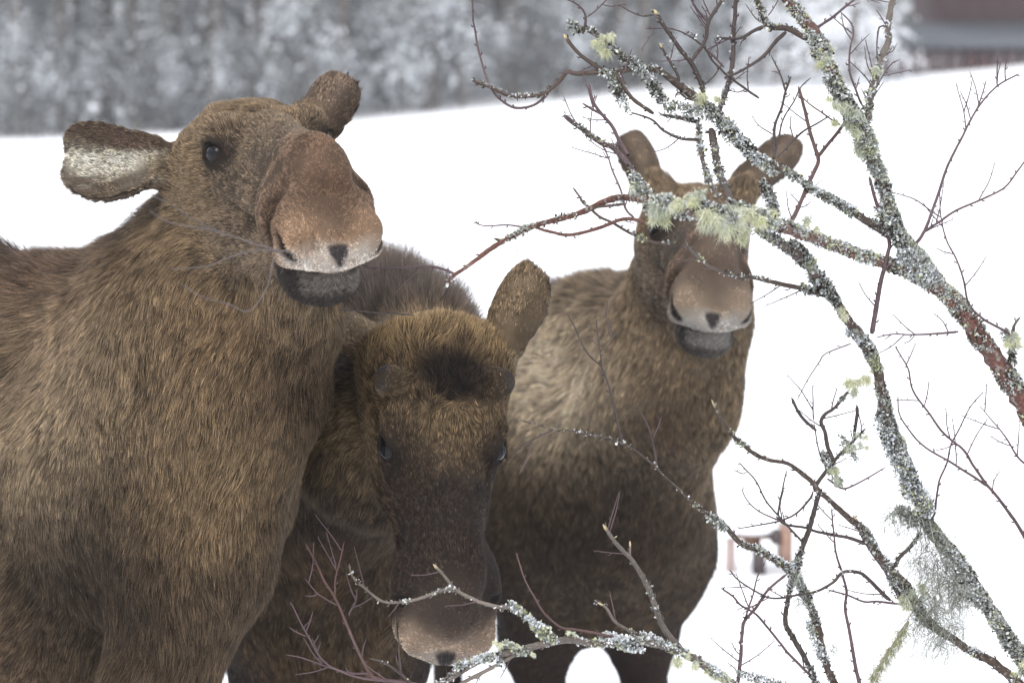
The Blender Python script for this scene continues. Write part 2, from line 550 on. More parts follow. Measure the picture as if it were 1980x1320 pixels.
def strands(name, roots, dirs, normals, lengths, radii, cols, npt, parent, matl, bend=.35, kink=.0, clump=None):
    """hair curves. roots, dirs, normals: (n,3)"""
    n = len(roots)
    hc = bpy.data.hair_curves.new(name)
    hc.add_curves([npt] * n)
    t = np.linspace(0, 1, npt)[None, :, None]
    L = lengths[:, None, None]
    pos = roots[:, None, :] + dirs[:, None, :] * L * t - normals[:, None, :] * L * bend * t * t
    if kink > 0:
        pos = pos + noise3(pos.reshape(-1, 3), 60, 3).reshape(n, npt, 1) * rng.normal(size=(n, 1, 3)) * L * kink * t
    if clump is not None:
        tipc, amt = clump
        pos = pos + (tipc - pos[:, -1])[:, None, :] * amt[:, None, None] * t ** 1.6
    hc.attributes['position'].data.foreach_set('vector', pos.astype(np.float32).ravel()) if 'position' in hc.attributes else hc.points.foreach_set('position', pos.astype(np.float32).ravel())
    ra = hc.attributes.get('radius') or hc.attributes.new('radius', 'FLOAT', 'POINT')
    prof = np.interp(np.linspace(0, 1, npt), [0, .5, 1], [1, .9, .12])
    ra.data.foreach_set('value', (radii[:, None] * prof[None]).astype(np.float32).ravel())
    ca = hc.attributes.new('col', 'FLOAT_COLOR', 'CURVE')
    c4 = np.ones((n, 4), np.float32); c4[:, :3] = cols
    ca.data.foreach_set('color', c4.ravel())
    na = hc.attributes.new('skin_normal', 'FLOAT_VECTOR', 'CURVE')
    na.data.foreach_set('vector', np.asarray(normals, np.float32).ravel())
    hc.materials.append(matl)
    return link(name, hc, parent)

EYEM, n_, l_, b_ = mat('eye')
b_.inputs['Roughness'].default_value = .06
b_.inputs['Specular IOR Level'].default_value = .17
tc = n_.new('ShaderNodeTexCoord'); sp = n_.new('ShaderNodeSeparateXYZ')
l_.new(tc.outputs['Object'], sp.inputs[0])
rp = n_.new('ShaderNodeValToRGB')
rp.color_ramp.elements[0].position = .80; rp.color_ramp.elements[0].color = (.012, .008, .006, 1)
rp.color_ramp.elements[1].position = .93; rp.color_ramp.elements[1].color = (.011, .012, .016, 1)
l_.new(sp.outputs['Z'], rp.inputs[0]); l_.new(rp.outputs[0], b_.inputs['Base Color'])

def eyeball(parent, pos, look, r):
    import bmesh
    bm = bmesh.new()
    bmesh.ops.create_uvsphere(bm, u_segments=20, v_segments=12, radius=1.0)
    me = bpy.data.meshes.new('eye'); bm.to_mesh(me); bm.free()
    for p in me.polygons: p.use_smooth = True
    me.materials.append(EYEM)
    o = bpy.data.objects.new('eye', me); COL.objects.link(o)
    o.parent = parent
    o.location = Vector(pos) - Vector(parent.location)
    o.rotation_euler = Vector(look).to_track_quat('Z', 'Y').to_euler()
    o.scale = (r, r, r)
    return o


def build_moose(name, prims, O, A, style, label, nstr, rad, ears, extra_col=None, seed=0, hv=.006):
    root = empty(name, (float(O[0]), float(O[1]), 0))
    tag(root, label, 'moose', 'moose standing in the snow behind the branches')
    v, q = surface(prims, hv)
    nr = vnormals(v, q)
    g = field(prims, v[:400] + nr[:400] * .004) - field(prims, v[:400] - nr[:400] * .004)
    if np.median(g) < 0:
        q = q[:, ::-1]; nr = -nr
    hm = np.clip(1 - np.linalg.norm(v - O - A[1] * .12, axis=1) / .34, 0, 1) ** .5
    dsp = (.0075 * noise3(v, 5.5, seed + 61) + .0045 * noise3(v, 14, seed + 62)) * np.clip(1 - hm * 1.6, 0, 1) + (.0020 * noise3(v, 26, seed + 63) + .0010 * noise3(v, 70, seed + 64)) * (hm > 0)
    v = v + nr * dsp[:, None]
    # per vertex: coat colour, fur flow and fur length from the volumes around it
    pos = [s for s in prims if not s.sub]
    ds = np.full((len(pos), len(v)), 9.0, np.float32)
    for i, s in enumerate(pos):
        m = np.linalg.norm(v - s.bc, axis=1) < s.br + .12
        if m.any():
            ds[i, m] = s.d(v[m])
    wt = np.exp(-np.clip(ds - ds.min(0), 0, 1) / .014)
    wt /= wt.sum(0)
    flow = np.zeros((len(v), 3)); ln = np.zeros(len(v)); hd = np.zeros(len(v)); er = np.zeros(len(v)); mn = np.zeros(len(v)); lg = np.zeros(len(v))
    for i, s in enumerate(pos):
        flow += wt[i][:, None] * s.flow; ln += wt[i] * s.length
        if s.head: hd += wt[i]
        if s.tagn == 'ear': er += wt[i]
        if s.tagn == 'mane': mn += wt[i]
        if s.tagn == 'leg': lg += wt[i]
    loc = (v - O) @ A.T
    st = style
    n1 = noise3(v, 5.0, seed) * .5 + noise3(v, 13.0, seed + 1) * .35 + noise3(v, 32.0, seed + 2) * .25
    c = np.tile(np.array(st['coat'], float), (len(v), 1))
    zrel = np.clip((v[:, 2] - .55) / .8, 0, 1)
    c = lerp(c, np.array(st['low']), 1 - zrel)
    c = lerp(c, np.array(st['gold']), np.clip(n1 * .9 + .1, 0, 1) * .55)
    c = lerp(c, np.array(st['legs']), lg)
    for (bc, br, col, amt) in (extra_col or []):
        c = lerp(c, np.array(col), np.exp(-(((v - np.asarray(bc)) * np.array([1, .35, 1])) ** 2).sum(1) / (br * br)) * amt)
    tl = np.clip((nr[:, 2] - .45) / .35, 0, 1) * np.clip(1 - hd * 2, 0, 1) * np.clip(1 - er * 3, 0, 1) * np.clip(1 - lg * 3, 0, 1)
    c = lerp(c, np.array(st['mane']), tl * .65)
    c = lerp(c, np.array(st['mane']), np.clip(mn * 1.2 - .2, 0, 1) * np.clip((nr[:, 2] - .3) / .4, 0, 1))
    hc = head_colour(loc, lerp(c, np.array(st['headbase']), np.ones(len(v)) * .85), st)
    c = lerp(c, hc, hd * 1.15)
    for e in ears:
        p = e.p
        l = (v - p['c']) @ p['M'].T
        inn = np.clip((nr @ p['M'][2] - .05) / .3, 0, 1)
        uu = l[:, 0] / p['L']
        rim = np.clip((np.abs(l[:, 1]) / (p['W'] * .5) - .62) / .25, 0, 1)
        a1 = (l[:, 1] - p['sag'] * np.cos(np.clip(uu * 2.2, -1.5, 1.5))) / (p['W'] * .5)
        sk = noise3(np.stack([l[:, 0] * 30 + l[:, 1] * 40, l[:, 1] * 130 - l[:, 0] * 50, l[:, 2] * 0], 1), 1.0, 4)
        white = np.exp(-((a1 + .12 - .55 * uu) / .34) ** 2)
        ic = lerp(np.tile(np.array((.105, .085, .068)), (len(v), 1)), np.array((.48, .47, .42)), np.clip(white * 1.25 + np.clip(sk, 0, 1) * .55 * (a1 > -.3), 0, 1))
        ic = lerp(ic, np.array((.085, .062, .050)), np.clip((-a1 - .42 - .3 * uu) / .15, 0, 1) + rim * .35 + np.clip((uu - .38) / .1, 0, 1) * .8)
        bk_ = lerp(np.tile(np.array(st['ear']), (len(v), 1)) * (1 + .28 * noise3(v, 36, 17))[:, None], np.array(st['ear']) * .5, np.clip(rim * .9 + np.clip((uu - .30) / .2, 0, 1) * .6, 0, 1))
        ec = lerp(bk_, ic, inn)
        near = (np.linalg.norm(v - p['c'], axis=1) < p['L'] * .75) * er
        c = lerp(c, ec, near * .95)
    c = c * (1 + .10 * noise3(v, 40, seed + 5))[:, None] * np.array([1.04, 1.0, .93])
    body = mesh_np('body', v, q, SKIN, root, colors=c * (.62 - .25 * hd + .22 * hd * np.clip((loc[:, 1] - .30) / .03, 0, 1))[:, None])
    for sx in (-1, 1):
        ep = O + np.array([sx * .0905, .0355, .0235]) @ A
        look = nrm(np.array([sx * .78, .50, .32]) @ A)
        eyeball(root, ep, look, .0212)
    for sx in (-1, 1):
        n = 26
        a_ = np.linspace(-.9, .9, n)
        lr = np.stack([np.full(n, sx * .1045), .042 + .021 * np.sin(a_), .031 + .0155 * np.cos(a_)], 1)
        ld = np.stack([np.full(n, sx * .75), .45 + .7 * np.sin(a_), np.full(n, .25)], 1) + rng.normal(size=(n, 3)) * .08
        lw = O + lr @ A; ldw = nrm(ld @ A)
        strands('eyelashes', lw, ldw, np.tile(-A[2], (n, 1)), np.full(n, .009), np.full(n, .0004), np.full((n, 3), .012), 4, root, FURM, bend=-.25)
    n = 110
    wx = rng.uniform(-1, 1, n); lowr = rng.random(n) < .5
    wl = np.stack([wx * .07, np.where(lowr, .315, .352) - .05 * np.abs(wx), np.where(lowr, -.158 + .02 * rng.random(n), -.105 + .05 * rng.random(n))], 1)
    wdir = nrm(np.stack([wx * 1.2, np.full(n, .8), np.where(lowr, -.9, -.25)], 1) + rng.normal(size=(n, 3)) * .25)
    wp_ = O + wl @ A
    for _ in range(4):
        wp_ = wp_ - (field(prims, wp_))[:, None] * (wdir @ A) * .9
    strands('whiskers', wp_, nrm(wdir @ A), np.tile([0, 0, 1.0], (n, 1)), rng.uniform(.012, .040, n), np.full(n, .00022), np.tile(np.array([[.05, .045, .04]]), (n, 1)) * rng.uniform(.4, 5, (n, 1)), 5, root, FURM, bend=.25)
    # ---- fur
    a, b, cc, d = v[q[:, 0]], v[q[:, 1]], v[q[:, 2]], v[q[:, 3]]
    area = .5 * np.linalg.norm(np.cross(cc - a, d - b), axis=1)
    ctr = (a + b + cc + d) / 4
    fn = nrm(np.cross(cc - a, d - b))
    rel = ctr - CAM
    dep = rel @ CF
    sx_ = (rel @ CR) / dep * FPX / 990; sy_ = (rel @ CU) / dep * FPX / 660
    inside = (np.abs(sx_) < 1.12) & (np.abs(sy_) < 1.15)
    facing = (fn * -rel).sum(1) / np.linalg.norm(rel, axis=1) > -.25
    qh = hd[q].mean(1); qe = er[q].mean(1)
    dens = np.where(inside, np.where(facing, 1.0, .12), .035) * (1 + 1.6 * qh + 2.5 * qe)
    prb = area * dens
    NP = nstr // 6
    fi = rng.choice(len(q), NP, p=prb / prb.sum())
    low = ~(inside & facing)[fi]
    uv = rng.random((NP, 2))
    def lerpq(arr):
        A0, A1, A2, A3 = arr[q[fi, 0]], arr[q[fi, 1]], arr[q[fi, 2]], arr[q[fi, 3]]
        u, w_ = uv[:, 0], uv[:, 1]
        if arr.ndim > 1: u, w_ = u[:, None], w_[:, None]
        return (A0 * (1 - u) + A1 * u) * (1 - w_) + (A3 * (1 - u) + A2 * u) * w_
    pr, pn, pf, pl, pc = lerpq(v), nrm(lerpq(nr)), lerpq(flow), lerpq(ln), lerpq(c)
    ph, pe, pm, plg, ptl = lerpq(hd), lerpq(er), lerpq(mn), lerpq(lg), lerpq(tl)
    pq = (pr - O) @ A.T
    # fur lengths: forehead tuft long, muzzle velvet short, mane long on the top line
    pl = np.where(ph > .5, pl, pl)
    pl = pl + .070 * np.clip(pm * 1.3 - .3, 0, 1) * np.clip((pn[:, 2] - .2) / .4, 0, 1) * st.get('manelen', 1)
    pl = pl + .026 * ptl
    pl = np.where((ph > .5) & (pq[:, 1] > .28) & (pq[:, 2] > -.13), np.where(pq[:, 1] > .30, .0088, .0105), pl)
    inner = (pc.mean(1) > .17) & (pe > .5)
    pl = np.where(pe > .5, .0130, pl)
    pl = np.where(inner, .013, pl)
    pl = np.where((ph > .5) & (pq[:, 2] < -.130) & (pq[:, 1] > .20), .012, pl)
    pl = np.where((ph > .5) & (np.hypot(np.abs(pq[:, 0]) - .106, np.hypot(pq[:, 1] - .042, pq[:, 2] - .028)) < .030), .0028, pl)
    if st.get('ped'):
        pdm = (ph > .5) & (np.linalg.norm(np.stack([np.abs(pq[:, 0]) - .106, pq[:, 1] + .070, pq[:, 2] - .080], 1), axis=1) < .021)
        pl = np.where(pdm, .0050, pl)
    wob = np.stack([noise3(pr, 9, seed + 10 + i) for i in range(3)], 1) * .35 + np.stack([noise3(pr, 38, seed + 20 + i) for i in range(3)], 1) * .28
    curly = (ph > .5) & (pq[:, 1] < -.0) & (pq[:, 1] > -.22) & (pq[:, 2] > .0)
    wob = wob * np.where(curly, 3.2, 1.0)[:, None] * np.where(pq[:, 1] > .2, .6, 1)[:, None]
    pf = nrm(pf) + wob
    tang = nrm(pf - pn * (pf * pn).sum(1, keepdims=True))
    lift = np.where(ph > .5, .42, np.where(pe > .5, .30, .36)) + .55 * np.clip(pm, 0, 1) * np.clip(pn[:, 2], 0, 1) + .16 * noise3(pr, 25, seed + 31) + .55 * ptl
    pd_ = nrm(tang + pn * lift[:, None])
    vl = pl * .84 * st.get('ls', 1) * (1 + .30 * noise3(pr, 22, seed + 8))
    ptip = pr + pd_ * vl[:, None]
    K = 6
    idx = np.repeat(np.arange(NP), K)
    spread = np.clip(vl * .19, .0016, .0065)
    r3 = rng.normal(size=(NP * K, 3)) * spread[idx][:, None]
    cn = pn[idx]
    r3 -= cn * (r3 * cn).sum(1, keepdims=True)
    roots = pr[idx] + r3 - cn * .0015
    nl = vl[idx] * rng.uniform(.65, 1.12, NP * K)
    dr = nrm(pd_[idx] + rng.normal(size=(NP * K, 3)) * .10)
    tone = rng.normal(0, 1, NP * K)
    snout = (ph > .5) & (pq[:, 1] > .26 + .04 * noise3(pq, 20, 5))
    col = pc[idx] * (1 + .24 * tone * np.where(snout, 1.25, 1)[idx])[:, None] * (1 + np.where(snout, .34, st.get('cv', .34) + .20 * inner) * rng.normal(size=NP))[idx][:, None]
    # agouti: some hairs with straw tips, some nearly black
    u = np.where(rng.random(NP * K) < .75, rng.random(NP)[idx], rng.random(NP * K))
    body_ = (ph < .5)[idx]
    notm = (pq[:, 1] < .28)[idx] | body_
    straw = (u < st.get('straw', .14)) & notm
    dark = (u > 1 - st.get('darkh', .16)) & notm
    col = np.where(straw[:, None], col * np.array([1.85, 1.80, 1.62]), col)
    col = np.where(dark[:, None], col * .38, col)
    col = np.clip(col, .004, .9)
    rr = rad * np.where(low[idx], 2.4, 1.0) * np.where(nl < .0105, 1.05, 1.0) * rng.uniform(.7, 1.2, NP * K)
    tipc = ptip[idx] + rng.normal(size=(NP * K, 3)) * (vl * .04)[idx][:, None]
    amt = np.where(ph[idx] > .5, .35, .55) * rng.uniform(.4, 1, NP * K)
    amt = np.where(nl < .0105, .1, amt)
    sh = nl < .0105
    for m_, npt in ((sh, 3), (~sh, 5)):
        if m_.any():
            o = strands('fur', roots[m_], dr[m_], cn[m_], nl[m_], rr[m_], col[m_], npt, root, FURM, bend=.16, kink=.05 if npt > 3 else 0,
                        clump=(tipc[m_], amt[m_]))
            o['kind'] = 'stuff'
            if npt == 3: o.name = 'velvet'
    return root

# ---- left moose: head lifted and turned to the camera
def P1():
    O = W(512, 309, 4.85)
    A = frame(V(.37, -.20, .90), V(.93, .13, -.36))
    wp = W(35, 562, 5.42); b = np.array([.84, -.54, 0])
    L = torso(wp, b, 1.0, 1.16)
    neck = [cap(W(300, 900, 5.20), W(395, 680, 5.10), .262, .205, .12, flow=(.05, -.1, -1), L=.038),
            cap(W(385, 720, 5.10), W(462, 470, 5.05), .19, .133, .10, flow=nrm(W(360, 720, 5.1) - W(455, 400, 5.05)), L=.042),
            cap(W(470, 470, 5.03), W(500, 330, 5.0), .135, .09, .08, flow=nrm(W(380, 600, 5.1) - W(470, 380, 5)), L=.035),
            cap(W(545, 560, 4.93), W(485, 760, 4.97), .083, .100, .09, flow=(-.1, -.05, -1), L=.038),
            cap(W(485, 760, 4.97), W(385, 1080, 5.04), .100, .100, .10, flow=(-.15, 0, -1), L=.042),
            cap(W(565, 540, 4.78), W(580, 630, 4.88), .055, .065, .06, flow=(-.1, -.05, -1), L=.04),
            cap(W(375, 1050, 5.04), W(310, 1300, 5.08), .11, .10, .10, flow=(-.15, 0, -1), L=.05),
            cap(W(330, 330, 4.98), W(400, 330, 4.98), .040, .060, .04, flow=V(-1, 0, 0), L=.02),
            cap(W(588, 248, 5.10), W(580, 290, 5.04), .035, .050, .04, flow=V(.4, 1, 0), L=.02),
            cap(W(150, 630, 5.35), W(420, 620, 5.15), .10, .14, .14, flow=(-.9, .3, -.3), L=.05)]
    hp = head_prims(O, A, .001)
    e1 = ear_prim(W(322, 312, 4.98), W(134, 292, 5.03), V(-.05, .12, .98), .124, 1.2, sag=.021)
    e2 = ear_prim(W(582, 258, 5.12), W(648, 132, 5.14), V(.75, .15, -.60), .120, 1.0)
    return O, A, L + neck + hp + [e1, e2], [e1, e2]

def P2():
    O = W(850, 848, 5.0)
    A = frame(V(.075, -.845, .53), V(.975, 0, -.19))
    wp = W(632, 598, 6.1); b = np.array([.08, -.99, 0])
    L = torso(wp, b, .90, 1.12)
    neck = [cap(W(615, 950, 5.85), W(730, 830, 5.45), .19, .16, .12, flow=(.0, .1, -1), L=.05),
            cap(W(730, 830, 5.42), W(815, 740, 5.16), .16, .115, .08, flow=nrm(W(720, 950, 5.7) - W(815, 730, 5.1)), L=.04),
            cap(W(700, 655, 5.90), W(810, 715, 5.27), .12, .095, .10, flow=nrm(W(720, 620, 5.9) - W(815, 690, 5.2)), L=.06, tg='mane'),
            cap(W(940, 690, 5.12), W(915, 725, 5.08), .036, .05, .04, flow=V(.5, 1, 0), L=.02),
            cap(W(750, 680, 5.12), W(780, 725, 5.08), .036, .05, .04, flow=V(-.8, .7, 0), L=.02)]
    hp = head_prims(O, A, .018, True)
    e1 = ear_prim(W(938, 690, 5.12), W(1020, 505, 5.10), V(.75, -.25, -.55), .118, .9)
    e2 = ear_prim(W(745, 675, 5.12), W(655, 600, 5.2), V(-.50, -.30, -.70), .105, .9)
    return O, A, L + neck + hp + [e1, e2], [e1, e2]

def P3():
    O = W(1348, 462, 6.32)
    A = frame(V(.045, -.23, .97), V(.99, -.06, -.05))
    wp = W(1145, 588, 7.05); b = np.array([.22, -.97, 0])
    L = torso(wp, b, .98, 1.0)
    neck = [cap(W(1190, 960, 6.80), W(1280, 760, 6.60), .20, .155, .12, flow=(0, 0, -1), L=.045),
            cap(W(1285, 780, 6.55), W(1330, 560, 6.52), .155, .125, .10, flow=(-.1, .1, -1), L=.04),
            cap(W(1330, 570, 6.52), W(1345, 440, 6.46), .125, .09, .08, flow=(-.1, .2, -1), L=.03),
            cap(W(1375, 640, 6.42), W(1320, 800, 6.46), .085, .10, .08, flow=(0, 0, -1), L=.04),
            cap(W(1270, 362, 6.43), W(1290, 400, 6.40), .034, .05, .04, flow=V(-.5, 1, 0), L=.02),
            cap(W(1440, 372, 6.43), W(1410, 400, 6.40), .034, .05, .04, flow=V(.5, 1, 0), L=.02),
            cap(W(1170, 640, 6.95), W(1290, 640, 6.65), .12, .12, .12, flow=(-.5, .5, -.5), L=.05)]
    hp = head_prims(O, A, .004)
    e1 = ear_prim(W(1272, 358, 6.45), W(1228, 246, 6.50), V(-.5, .2, -.7), .086, 1.0)
    e2 = ear_prim(W(1440, 370, 6.45), W(1554, 274, 6.50), V(.30, .45, -.70), .082, 1.0)
    return O, A, L + neck + hp + [e1, e2], [e1, e2]

ST1 = dict(cv=.42, darkh=.22, coat=(.138, .106, .074), low=(.066, .048, .036), gold=(.190, .136, .082), legs=(.12, .085, .06), mane=(.052, .036, .030),
           headbase=(.130, .098, .068), face=(.115, .090, .070), brow=(.125, .095, .066), nose=(.125, .088, .066), muzzle=(.30, .205, .140),
           lip=(.52, .49, .465), chin=(.030, .025, .024), chingrey=(.15, .138, .128), ear=(.12, .092, .078), mz0=.312, straw=.17)
ST2 = dict(cv=.42, darkh=.22, coat=(.125, .090, .055), low=(.045, .034, .027), gold=(.165, .105, .055), legs=(.035, .026, .023), mane=(.06, .046, .040),
           headbase=(.135, .100, .064), face=(.034, .025, .021), brow=(.115, .080, .048), nose=(.034, .025, .021), muzzle=(.38, .295, .235),
           lip=(.34, .32, .30), chin=(.06, .055, .05), chingrey=(.12, .11, .10), ear=(.22, .17, .12), mz0=.322, ped=True, fy=.035, band=.15, mid=.15, straw=.10, manelen=.9)
ST3 = dict(cv=.20, ls=.78, darkh=.16, coat=(.165, .128, .090), low=(.040, .030, .025), gold=(.22, .165, .11), legs=(.04, .029, .025), mane=(.085, .068, .055),
           headbase=(.125, .100, .080), face=(.105, .083, .068), brow=(.13, .09, .06), nose=(.15, .10, .07), muzzle=(.31, .245, .19),
           lip=(.42, .42, .42), chin=(.07, .062, .06), chingrey=(.26, .25, .25), ear=(.13, .10, .08), mz0=.308, straw=.14)

O, A, pr, ears = P1()
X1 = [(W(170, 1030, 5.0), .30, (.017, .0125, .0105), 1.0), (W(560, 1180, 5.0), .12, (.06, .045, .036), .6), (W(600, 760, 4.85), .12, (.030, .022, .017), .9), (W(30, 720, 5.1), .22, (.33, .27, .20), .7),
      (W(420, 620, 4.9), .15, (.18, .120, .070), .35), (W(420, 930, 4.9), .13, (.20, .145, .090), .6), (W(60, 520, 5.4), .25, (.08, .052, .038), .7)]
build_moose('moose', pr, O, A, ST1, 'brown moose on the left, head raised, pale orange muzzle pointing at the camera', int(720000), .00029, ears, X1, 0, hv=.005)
O, A, pr, ears = P2()
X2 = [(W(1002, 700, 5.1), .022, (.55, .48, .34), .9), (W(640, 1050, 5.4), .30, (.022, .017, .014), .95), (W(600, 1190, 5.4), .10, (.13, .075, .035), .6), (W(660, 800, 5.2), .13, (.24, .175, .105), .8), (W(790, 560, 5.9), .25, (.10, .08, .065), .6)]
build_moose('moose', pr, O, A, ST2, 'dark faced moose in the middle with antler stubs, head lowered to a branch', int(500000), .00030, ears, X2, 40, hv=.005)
O, A, pr, ears = P3()
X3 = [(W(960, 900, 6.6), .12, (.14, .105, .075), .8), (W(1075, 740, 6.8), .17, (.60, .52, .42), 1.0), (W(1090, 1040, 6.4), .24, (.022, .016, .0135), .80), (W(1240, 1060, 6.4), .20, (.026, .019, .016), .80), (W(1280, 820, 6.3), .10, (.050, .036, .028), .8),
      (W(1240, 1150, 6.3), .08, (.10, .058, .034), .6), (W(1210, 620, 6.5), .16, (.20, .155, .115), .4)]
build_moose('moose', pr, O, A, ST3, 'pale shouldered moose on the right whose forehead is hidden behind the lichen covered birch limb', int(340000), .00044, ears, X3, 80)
# ------------------------------------------------------------------ birch boughs (traced limb by limb, each with its own depth)
BARK, n_, l_, b_ = mat('birch_bark')
at = n_.new('ShaderNodeAttribute'); at.attribute_name = 'col'
nz = n_.new('ShaderNodeTexNoise'); nz.inputs['Scale'].default_value = 260; nz.inputs['Detail'].default_value = 5
n2 = n_.new('ShaderNodeTexNoise'); n2.inputs['Scale'].default_value = 75; n2.inputs['Detail'].default_value = 4
mr = n_.new('ShaderNodeMapRange'); mr.inputs['From Min'].default_value = .35; mr.inputs['From Max'].default_value = .7; mr.inputs['To Min'].default_value = .55; mr.inputs['To Max'].default_value = 1.5
l_.new(nz.outputs[0], mr.inputs['Value'])
vm = n_.new('ShaderNodeVectorMath'); vm.operation = 'SCALE'
l_.new(at.outputs['Color'], vm.inputs[0]); l_.new(mr.outputs[0], vm.inputs['Scale'])
pale = n_.new('ShaderNodeMix'); pale.data_type = 'RGBA'
rp = n_.new('ShaderNodeValToRGB'); rp.color_ramp.elements[0].position = .56; rp.color_ramp.elements[1].position = .66
l_.new(n2.outputs[0], rp.inputs[0])
mu = n_.new('ShaderNodeMath'); mu.operation = 'MULTIPLY'; mu.inputs[1].default_value = .75
l_.new(rp.outputs[0], mu.inputs[0])
l_.new(mu.outputs[0], pale.inputs[0]); l_.new(vm.outputs[0], pale.inputs[6]); pale.inputs[7].default_value = (.27, .27, .25, 1)
l_.new(pale.outputs[2], b_.inputs['Base Color'])
b_.inputs['Roughness'].default_value = .75
bp = n_.new('ShaderNodeBump'); bp.inputs['Strength'].default_value = .8; bp.inputs['Distance'].default_value = .002
l_.new(nz.outputs[0], bp.inputs['Height']); l_.new(bp.outputs[0], b_.inputs['Normal'])

TWIG, n_, l_, b_ = mat('twig_bark')
at = n_.new('ShaderNodeAttribute'); at.attribute_name = 'col'
l_.new(at.outputs['Color'], b_.inputs['Base Color']); b_.inputs['Roughness'].default_value = .6

LICH, n_, l_, b_ = mat('lichen')
at = n_.new('ShaderNodeAttribute'); at.attribute_name = 'col'
l_.new(at.outputs['Color'], b_.inputs['Base Color']); b_.inputs['Roughness'].default_value = .9
b_.inputs['Specular IOR Level'].default_value = .1

LHAIR = bpy.data.materials.new('beard_lichen'); LHAIR.use_nodes = True
b_ = LHAIR.node_tree.nodes['Principled BSDF']; at = LHAIR.node_tree.nodes.new('ShaderNodeAttribute'); at.attribute_name = 'col'
LHAIR.node_tree.links.new(at.outputs['Color'], b_.inputs['Base Color']); b_.inputs['Roughness'].default_value = .9

def gD(px, py):
    d = 4.82 + .10 * math.sin(px / 230.0) + .07 * math.sin(py / 170.0 + 1)
    d -= .50 * math.exp(-((px - 1370) / 190.0) ** 2 - ((py - 420) / 90.0) ** 2)
    d -= .22 * math.exp(-((px - 1640) / 130.0) ** 2 - ((py - 180) / 200.0) ** 2)
    d -= .12 * math.exp(-((px - 1900) / 160.0) ** 2 - ((py - 520) / 160.0) ** 2)
    d -= .26 * math.exp(-((px - 800) / 330.0) ** 2 - ((py - 1220) / 170.0) ** 2)
    return d

def spline(pts, step):
    """Catmull-Rom through (n,k) rows, resampled about every step units of the first two columns"""
    p = np.asarray(pts, float)
    if len(p) < 3:
        n = max(2, int(np.linalg.norm(p[-1, :2] - p[0, :2]) / step) + 1)
        t = np.linspace(0, 1, n)[:, None]
        return p[0] + (p[-1] - p[0]) * t
    e = np.vstack([2 * p[0] - p[1], p, 2 * p[-1] - p[-2]])
    out = []
    for i in range(1, len(e) - 2):
        n = max(1, int(np.linalg.norm(e[i + 1, :2] - e[i, :2]) / step))
        t = np.arange(n)[:, None] / n
        a, b, c, d = e[i - 1], e[i], e[i + 1], e[i + 2]
        out.append(.5 * ((2 * b) + (c - a) * t + (2 * a - 5 * b + 4 * c - d) * t ** 2 + (3 * b - a - 3 * c + d) * t ** 3))
    return np.vstack(out + [p[-1:]])

class Tube:
    def __init__(s): s.v, s.f, s.c, s.n = [], [], [], 0
    def add(s, P, r, col, sides=7, lump=.12, cap_end=True):
        P = np.asarray(P); m = len(P)
        T = nrm(np.gradient(P, axis=0))
        ref = np.array([0.13, 1, .21]); a = nrm(np.cross(T, ref)); b = np.cross(T, a)
        th = np.linspace(0, 2 * math.pi, sides, endpoint=False)
        ring = (a[:, None] * np.cos(th)[None, :, None] + b[:, None] * np.sin(th)[None, :, None])
        rr = np.asarray(r)[:, None] * (1 + lump * rng.normal(size=(m, sides)))
        v = P[:, None] + ring * rr[..., None]
        if cap_end: v[-1] = P[-1] + (v[-1] - P[-1]) * .25; v[0] = P[0] + (v[0] - P[0]) * .6
        i = np.arange(m - 1)[:, None] * sides; j = np.arange(sides)[None]; j2 = (j + 1) % sides
        f = np.stack([i + j, i + j2, i + sides + j2, i + sides + j], -1).reshape(-1, 4) + s.n
        s.v.append(v.reshape(-1, 3)); s.f.append(f)
        c = np.asarray(col, float)
        c = np.tile(c, (m * sides, 1)) if c.ndim == 1 else np.repeat(c, sides, 0)
        s.c.append(c * (1 + .12 * rng.normal(size=(m * sides, 1))))
        s.n += m * sides
    def build(s, name, matl, parent):
        return mesh_np(name, np.vstack(s.v), np.vstack(s.f), matl, parent, colors=np.clip(np.vstack(s.c), .003, .9))

